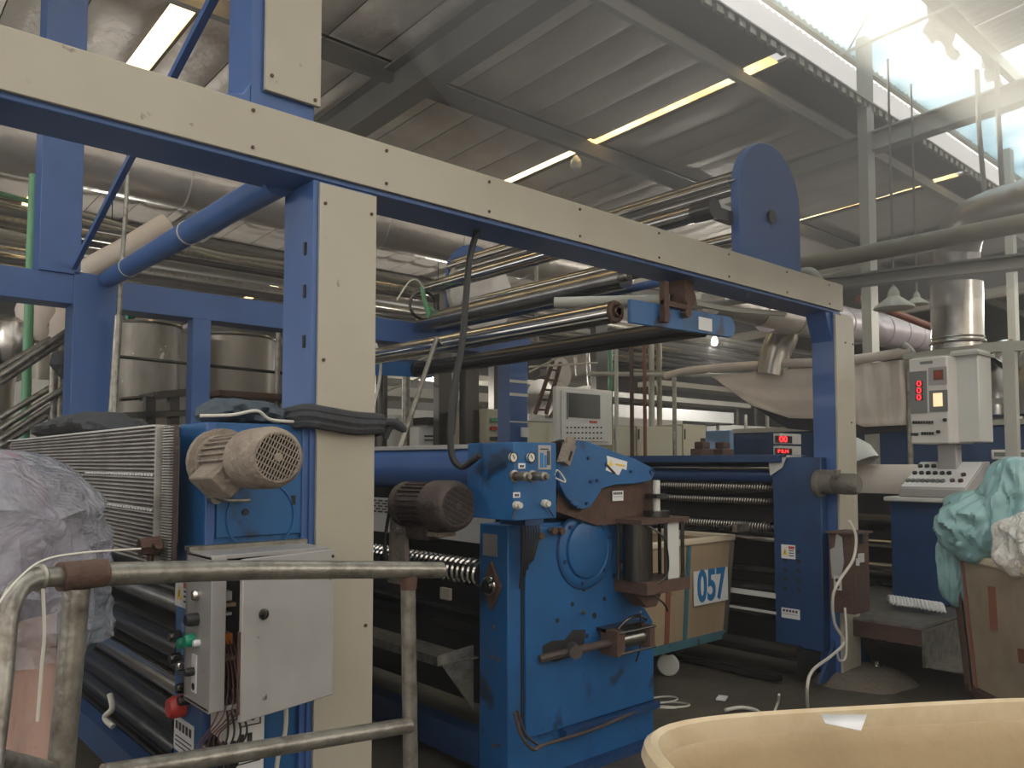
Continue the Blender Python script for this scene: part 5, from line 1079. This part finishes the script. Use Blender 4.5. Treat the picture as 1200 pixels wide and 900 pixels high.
# right cart, turned
a0 = at(1117, 650, Z=1.0); a1 = at(1200, 668, Z=1.0); ux = (a1 - a0); ux.z = 0; ux.normalize(); uy = Vector((-ux.y, ux.x, 0))
if uy.dot(Vector((1, 0, 0))) < 0: uy = -uy
a0.z = 0
cr, Pr = cart(a0, ux, uy, 1.35, .8, 1.0, .16, .05, M['board'], 'grimy brown board cart with red dabs and bags at the right edge', ('rust', 'rust'), ((.05, .07, 'rust'), (.11, .02, 'redoxide')))
part(cr, 'red_dab', M['redoxide'], G().beam(Pr(.42, 0, .60) - uy * .004, Pr(.44, 0, .86) - uy * .004, .07, .004)); part(cr, 'red_dab', M['redoxide'], G().beam(Pr(.62, 0, .50) - uy * .004, Pr(.95, 0, .55) - uy * .004, .004, .08))
part(cr, 'loose_string', M['wire'], G().tube([Pr(.1, .05, .16), Pr(.14, .02, .1), Pr(.25, .0, .03), Pr(.3, -.05, .012)], .008).tube([Pr(.2, .05, .16), Pr(.25, 0, .08), Pr(.34, -.03, .012)], .008))
def blob(c_, rx, ry, rz_, seed, amp=.25, nu=56, nv=40, fr_=2.2, flat=-9):
    c_ = Vector(c_)
    def f(u, v):
        a_ = 2 * math.pi * u; b_ = math.pi * (v - .5)
        d = Vector((math.cos(a_) * math.cos(b_), math.sin(a_) * math.cos(b_), math.sin(b_)))
        k = 1 + amp * noise.noise(d * fr_ + Vector((seed, 0, 0))) + amp * .35 * noise.noise(d * fr_ * 2.7 + Vector((0, seed, 0)))
        ridge = (1 - abs(noise.noise(d * 3.1 + Vector((0, 0, seed))) * 2)) ** 3 * amp * .35
        p = c_ + Vector((d.x * rx, d.y * ry, d.z * rz_)) * (k + ridge)
        if p.z < flat: p.z = flat
        return p
    return G().grid(f, nu, nv, wrap=True)
def bag(c_, rx, ry, rz_, seed, tilt=0.0, nf=9):
    """plastic bag: smooth body gathered into soft vertical folds"""
    c_ = Vector(c_)
    def f(u, v):
        a_ = 2 * math.pi * u; b_ = math.pi * (v - .5)
        d = Vector((math.cos(a_) * math.cos(b_) ** .7, math.sin(a_) * math.cos(b_) ** .7, math.sin(b_)))
        n1 = noise.noise(d * 1.5 + Vector((seed, 0, 0))); n2 = noise.noise(d * 3.2 + Vector((0, seed, 0)))
        fo = .06 * math.sin(a_ * nf + 5 * n1 + 3 * v) * math.cos(b_) + .035 * math.sin(a_ * nf * 1.9 + 7 * n2 - 5 * v)
        k = 1 + .22 * n1 + .10 * n2 + fo
        return c_ + Vector((d.x * rx * k + tilt * d.z * rx, d.y * ry * k, d.z * rz_ * (1 + .15 * n1)))
    return G().grid(f, 110, 44, wrap=True)
XBG = 5.55
solo('teal_sheet', M['tealbag'], bag(at(1150, 618, X=XBG), .26, .24, .22, 3.3), 'crumpled teal plastic sheeting heaped in the right cart', 'plastic sheet')
solo('teal_bag', M['tealbag'], bag(at(1192, 595, X=XBG), .22, .20, .30, 8.1), 'tall teal plastic bag standing in the right cart', 'bag')
solo('teal_drape', M['tealbag'], bag(at(1117, 664, X=XBG + .06), .09, .10, .25, 5.7), 'teal plastic hanging over the left end of the right cart', 'plastic sheet')
solo('clear_bag', M['clearbag'], bag(at(1205, 640, X=5.25), .20, .17, .19, 11.2), 'milky clear plastic bag leaning at the right edge', 'bag')
# front fibreglass tub
tb = thing('fibreglass_tub', 'large yellowed fibreglass tub cart in the foreground', 'cart', (2.0, .8, 0))
cA = at(752, 862, Z=1.0); cB = at(1230, 834, Z=1.0)
ud = (cB - cA); ud.z = 0; Lt = 1.35; ud.normalize(); ut = Vector((ud.y, -ud.x, 0))
if ut.dot(Vector((-1, 0, 0))) < 0: ut = -ut          # towards the camera
cA = at(790, 838, Z=1.0)
c_m = cA + ud * (Lt / 2 - .135) + ut * .37; c_m.z = 0
def tub_ring(s_, h, k, ex=4.5):
    a_ = 2 * math.pi * s_; c_, n_ = math.cos(a_), math.sin(a_)
    r = (abs(c_) ** ex + abs(n_) ** ex) ** (-1 / ex); bow = 1
    return c_m + ud * (Lt / 2 * k * c_ * r) + ut * (.38 * k * n_ * r) + Vector((0, 0, h + .0 * bow))
def tub(u, v):
    prof = [(.80, .18), (.84, .19), (.94, .90), (.975, .94), (.955, .955), (.94, .94), (.925, .90), (.83, .21), (.5, .20), (.02, .20)]
    i = round(v * (len(prof) - 1)); k, h = prof[i]; return tub_ring(u, h, k)
part(tb, 'tub', M['fibre'], G().grid(tub, 96, 9, wrap=True))
def lip(u, v):
    prof = [(.965, .935), (1.0, .94), (1.015, .965), (1.005, .988), (.985, .997), (.962, .99), (.95, .965), (.945, .935), (.965, .935)]
    k, h = prof[round(v * 8)]; return tub_ring(u, h, k)
part(tb, 'rolled_lip', M['rimf'], G().grid(lip, 96, 8, wrap=True), 'paler rolled lip of the tub')
part(tb, 'torn_edge', M['clearbag'], G().grid(lambda u, v: tub_ring(.53 + .02 * v, .965 - .16 * u, 1.02 - .05 * u) + Vector((0, 0, .01 * math.sin(9 * v))), 8, 6), solid=.003)
sx_ = at(988, 847, Z=.985)
part(tb, 'white_tape', M['sticker'], G().add([at(962, 838, Z=1.004), at(1016, 838, Z=1.004), at(1009, 857, Z=1.002), at(967, 848, Z=1.003)], [(0, 1, 2, 3)]), solid=.002)
for a_, b_ in ((-.5, -.28), (.5, -.28), (-.5, .28), (.5, .28)):
    c_ = c_m + ud * a_ + ut * b_ + Vector((0, 0, .08)); part(tb, 'wheel', M['black'], G().cyl(c_ - ud * .02, c_ + ud * .02, .08, n=18))
part(tb, 'chassis', M['dsteel'], G().beam(c_m - ud * .55 + Vector((0, 0, .15)), c_m + ud * .55 + Vector((0, 0, .15)), .6, .04))

# ------------------------------------------------------------------ guard rail in front
rail = thing('guard_rail', 'worn galvanised tube guard rail in the left foreground', 'railing', (1.0, 2.0, 0))
part(rail, 'top_rail', M['galv'], G().tube([atD(517, 668, 2.6), atD(300, 668, 2.15), atD(92, 674, 1.72)], .0265, n=18))
part(rail, 'tee_joint', M['rust'], G().tube([atD(122, 671, 1.76), atD(70, 676, 1.68)], .031, n=18), 'rusty brown sleeve where the rail meets its post')
part(rail, 'top_rail', M['galv'], G().tube([atD(70, 676, 1.68), atD(44, 678, 1.63), atD(22, 690, 1.58), atD(8, 725, 1.53), atD(2, 790, 1.5), atD(-14, 920, 1.42)], .021, n=16))
part(rail, 'weld_ring', M['galv'], G().torus(atD(46, 677, 1.64), atD(70, 676, 1.68) - atD(46, 677, 1.64), .023, .007, n=18))
part(rail, 'post', M['galv'], G().cyl(atD(478, 672, 2.52), atD(482, 960, 2.52), .0235, n=18)); part(rail, 'post', M['galv'], G().cyl(atD(90, 690, 1.71), atD(66, 960, 1.66), .0265, n=18))
part(rail, 'lower_rail', M['galv'], G().cyl(atD(479, 850, 2.5), atD(120, 908, 1.8), .024, n=18)); part(rail, 'lower_rail', M['galv'], G().cyl(atD(64, 906, 1.66), atD(-30, 884, 1.4), .02, n=14))
part(rail, 'weld', M['rust'], G().lathe(atD(479, 672, 2.52), (0, 0, -1), [(.026, 0), (.028, .02), (.0245, .05)], 16, caps=False))
lowp = [atD(482, 960, 2.52), atD(66, 960, 1.66)]
for p in lowp: part(rail, 'post_foot', M['galv'], G().cyl(p, (p.x, p.y, 0), .0235, n=14))
# wrapped fabric bundles behind the rail
solo('fabric_bundle', M['greycloth'], blob((.34, 3.02, 1.30), .34, .50, .34, 2.2, .22, fr_=1.6), 'grey mauve fabric bundle wrapped in clear plastic, upper left', 'fabric')
def skirt(u, v):
    a_ = 2 * math.pi * u; k = 1 + .05 * math.sin(a_ * 9) + .05 * noise.noise(Vector((math.cos(a_) * 3, math.sin(a_) * 3, v * 2)))
    return Vector((.28 + .31 * k * math.cos(a_), 2.9 + .5 * k * math.sin(a_), .02 + 1.15 * v))
solo('fabric_stack', M['pinkcloth'], G().grid(skirt, 90, 8, wrap=True), 'tall pinkish cream fabric stack under the plastic-wrapped bundle', 'fabric')
solo('teal_wrap', M['dteal'], blob((.62, 3.05, 1.10), .17, .34, .16, 6.3, .12, fr_=2), 'dull teal plastic showing below the grey bundle', 'plastic')
def filmf(u, v):
    a_ = 2 * math.pi * u; d = Vector((math.cos(a_), math.sin(a_), 0)); h = v
    k = (1 - h ** 6) ** .5 if h < 1 else 0
    w_ = 1 + .10 * noise.noise(Vector((math.cos(a_) * 2.2, math.sin(a_) * 2.2, v * 3))) + .03 * math.sin(a_ * 13 + 6 * noise.noise(Vector((math.cos(a_) * 3, math.sin(a_) * 3, v * 4)))) * (1 - h * .6) + .06 * (1 - abs(noise.noise(Vector((d.x * 3.5, d.y * 3.5, v * 6 + 9))) * 2.4)) ** 3
    return Vector((.34 + .42 * k * w_ * d.x, 2.98 + .60 * k * w_ * d.y, 1.06 + .58 * h + .03 * noise.noise(Vector((d.x * 3, d.y * 3, v * 5)))))
solo('plastic_cover', M['film'], G().grid(filmf, 100, 30, wrap=True), 'clear crinkled plastic film draped over the fabric bundles', 'plastic')
solo('film_highlight_strap', M['wire'], G().tube([atD(-5, 712, 1.5), atD(20, 680, 1.55), atD(50, 657, 1.6), atD(95, 648, 1.65), atD(165, 643, 1.75)], .0022, n=6).tube([atD(50, 690, 1.62), atD(52, 740, 1.62), atD(49, 780, 1.62), atD(44, 845, 1.62)], .0035, n=6), 'pale arc painting the film edge highlight over the rail corner, with a hanging plastic string', 'strap')  # the arc paints a highlight on the film's edge; the string hangs below

# ------------------------------------------------------------------ floor litter
for i, (px, py, r_) in enumerate(((776, 820, .10), (782, 826, .14), (770, 828, .12))):
    solo('coiled_string', M['wire'], G().torus(at(px, py, Z=.03 + .01 * i), (.1 * i, .15, 1), r_, .006, n=26), ('smallest pale hose coil by the big blue machine foot', 'widest pale hose coil by the big blue machine foot', 'middle pale hose coil by the big blue machine foot')[i], 'hose', 'hose coils by the big blue machine')
solo('floor_hose', M['wire'], G().tube([at(850, 832, Z=.02), at(868, 829, Z=.02), at(885, 832, Z=.02), at(893, 838, Z=.02)], .012), 'short pale hose curl on the floor behind the tub', 'hose')
solo('floor_wire', M['wire'], G().tube([at(913, 814, Z=.15), at(912, 822, Z=.08), at(908, 833, Z=.02)], .008), 'bit of wire sticking up from the floor near the tub', 'wire')
solo('paper_scrap', M['sticker'], G().cbox(at(846, 818, Z=.015), (.10, .06, .01), .4), 'small white paper scrap on the dirty floor', 'paper')
solo('floor_plate', M['dsteel'], G().box(3.3, 4.2, 2.1, 2.6, .0, .025), 'dark flat steel plate on the floor left of the tub', 'plate')

hz = bpy.data.materials.new('dusty_air'); hz.use_nodes = True; nt = hz.node_tree; nt.nodes.remove(nt.nodes['Principled BSDF'])
vs_ = nt.nodes.new('ShaderNodeVolumeScatter'); vs_.inputs['Density'].default_value = .008; vs_.inputs['Anisotropy'].default_value = .35
nt.links.new(vs_.outputs[0], nt.nodes['Material Output'].inputs['Volume'])
def dust(nm, den, c_, r_, lab):
    m = hz.copy(); m.name = nm; m.node_tree.nodes['Volume Scatter'].inputs['Density'].default_value = den; m.node_tree.nodes['Volume Scatter'].inputs['Anisotropy'].default_value = .6; c_ = Vector(c_)
    o = part(None, nm, m, G().grid(lambda u, v: c_ + Vector((r_[0] * math.cos(6.28318 * u) * math.sin(math.pi * v), r_[1] * math.sin(6.28318 * u) * math.sin(math.pi * v), r_[2] * math.cos(math.pi * v))), 32, 16, wrap=True))
    o['kind'] = 'stuff'; tag(o, lab, 'haze')
dust('glare_haze', .28, (5.0, 2.3, 4.3), (3.7, 1.9, 1.65), 'added haze standing in for lens glare around the round-topped plate')  # added scatter volume imitating the sun's lens glare near the skylight
o = part(None, 'dusty_air', hz, G().box(-8.5, 39, -11, 23.5, .02, 9)); o['kind'] = 'stuff'; tag(o, 'thin dusty haze filling the hall air under the skylight', 'haze')
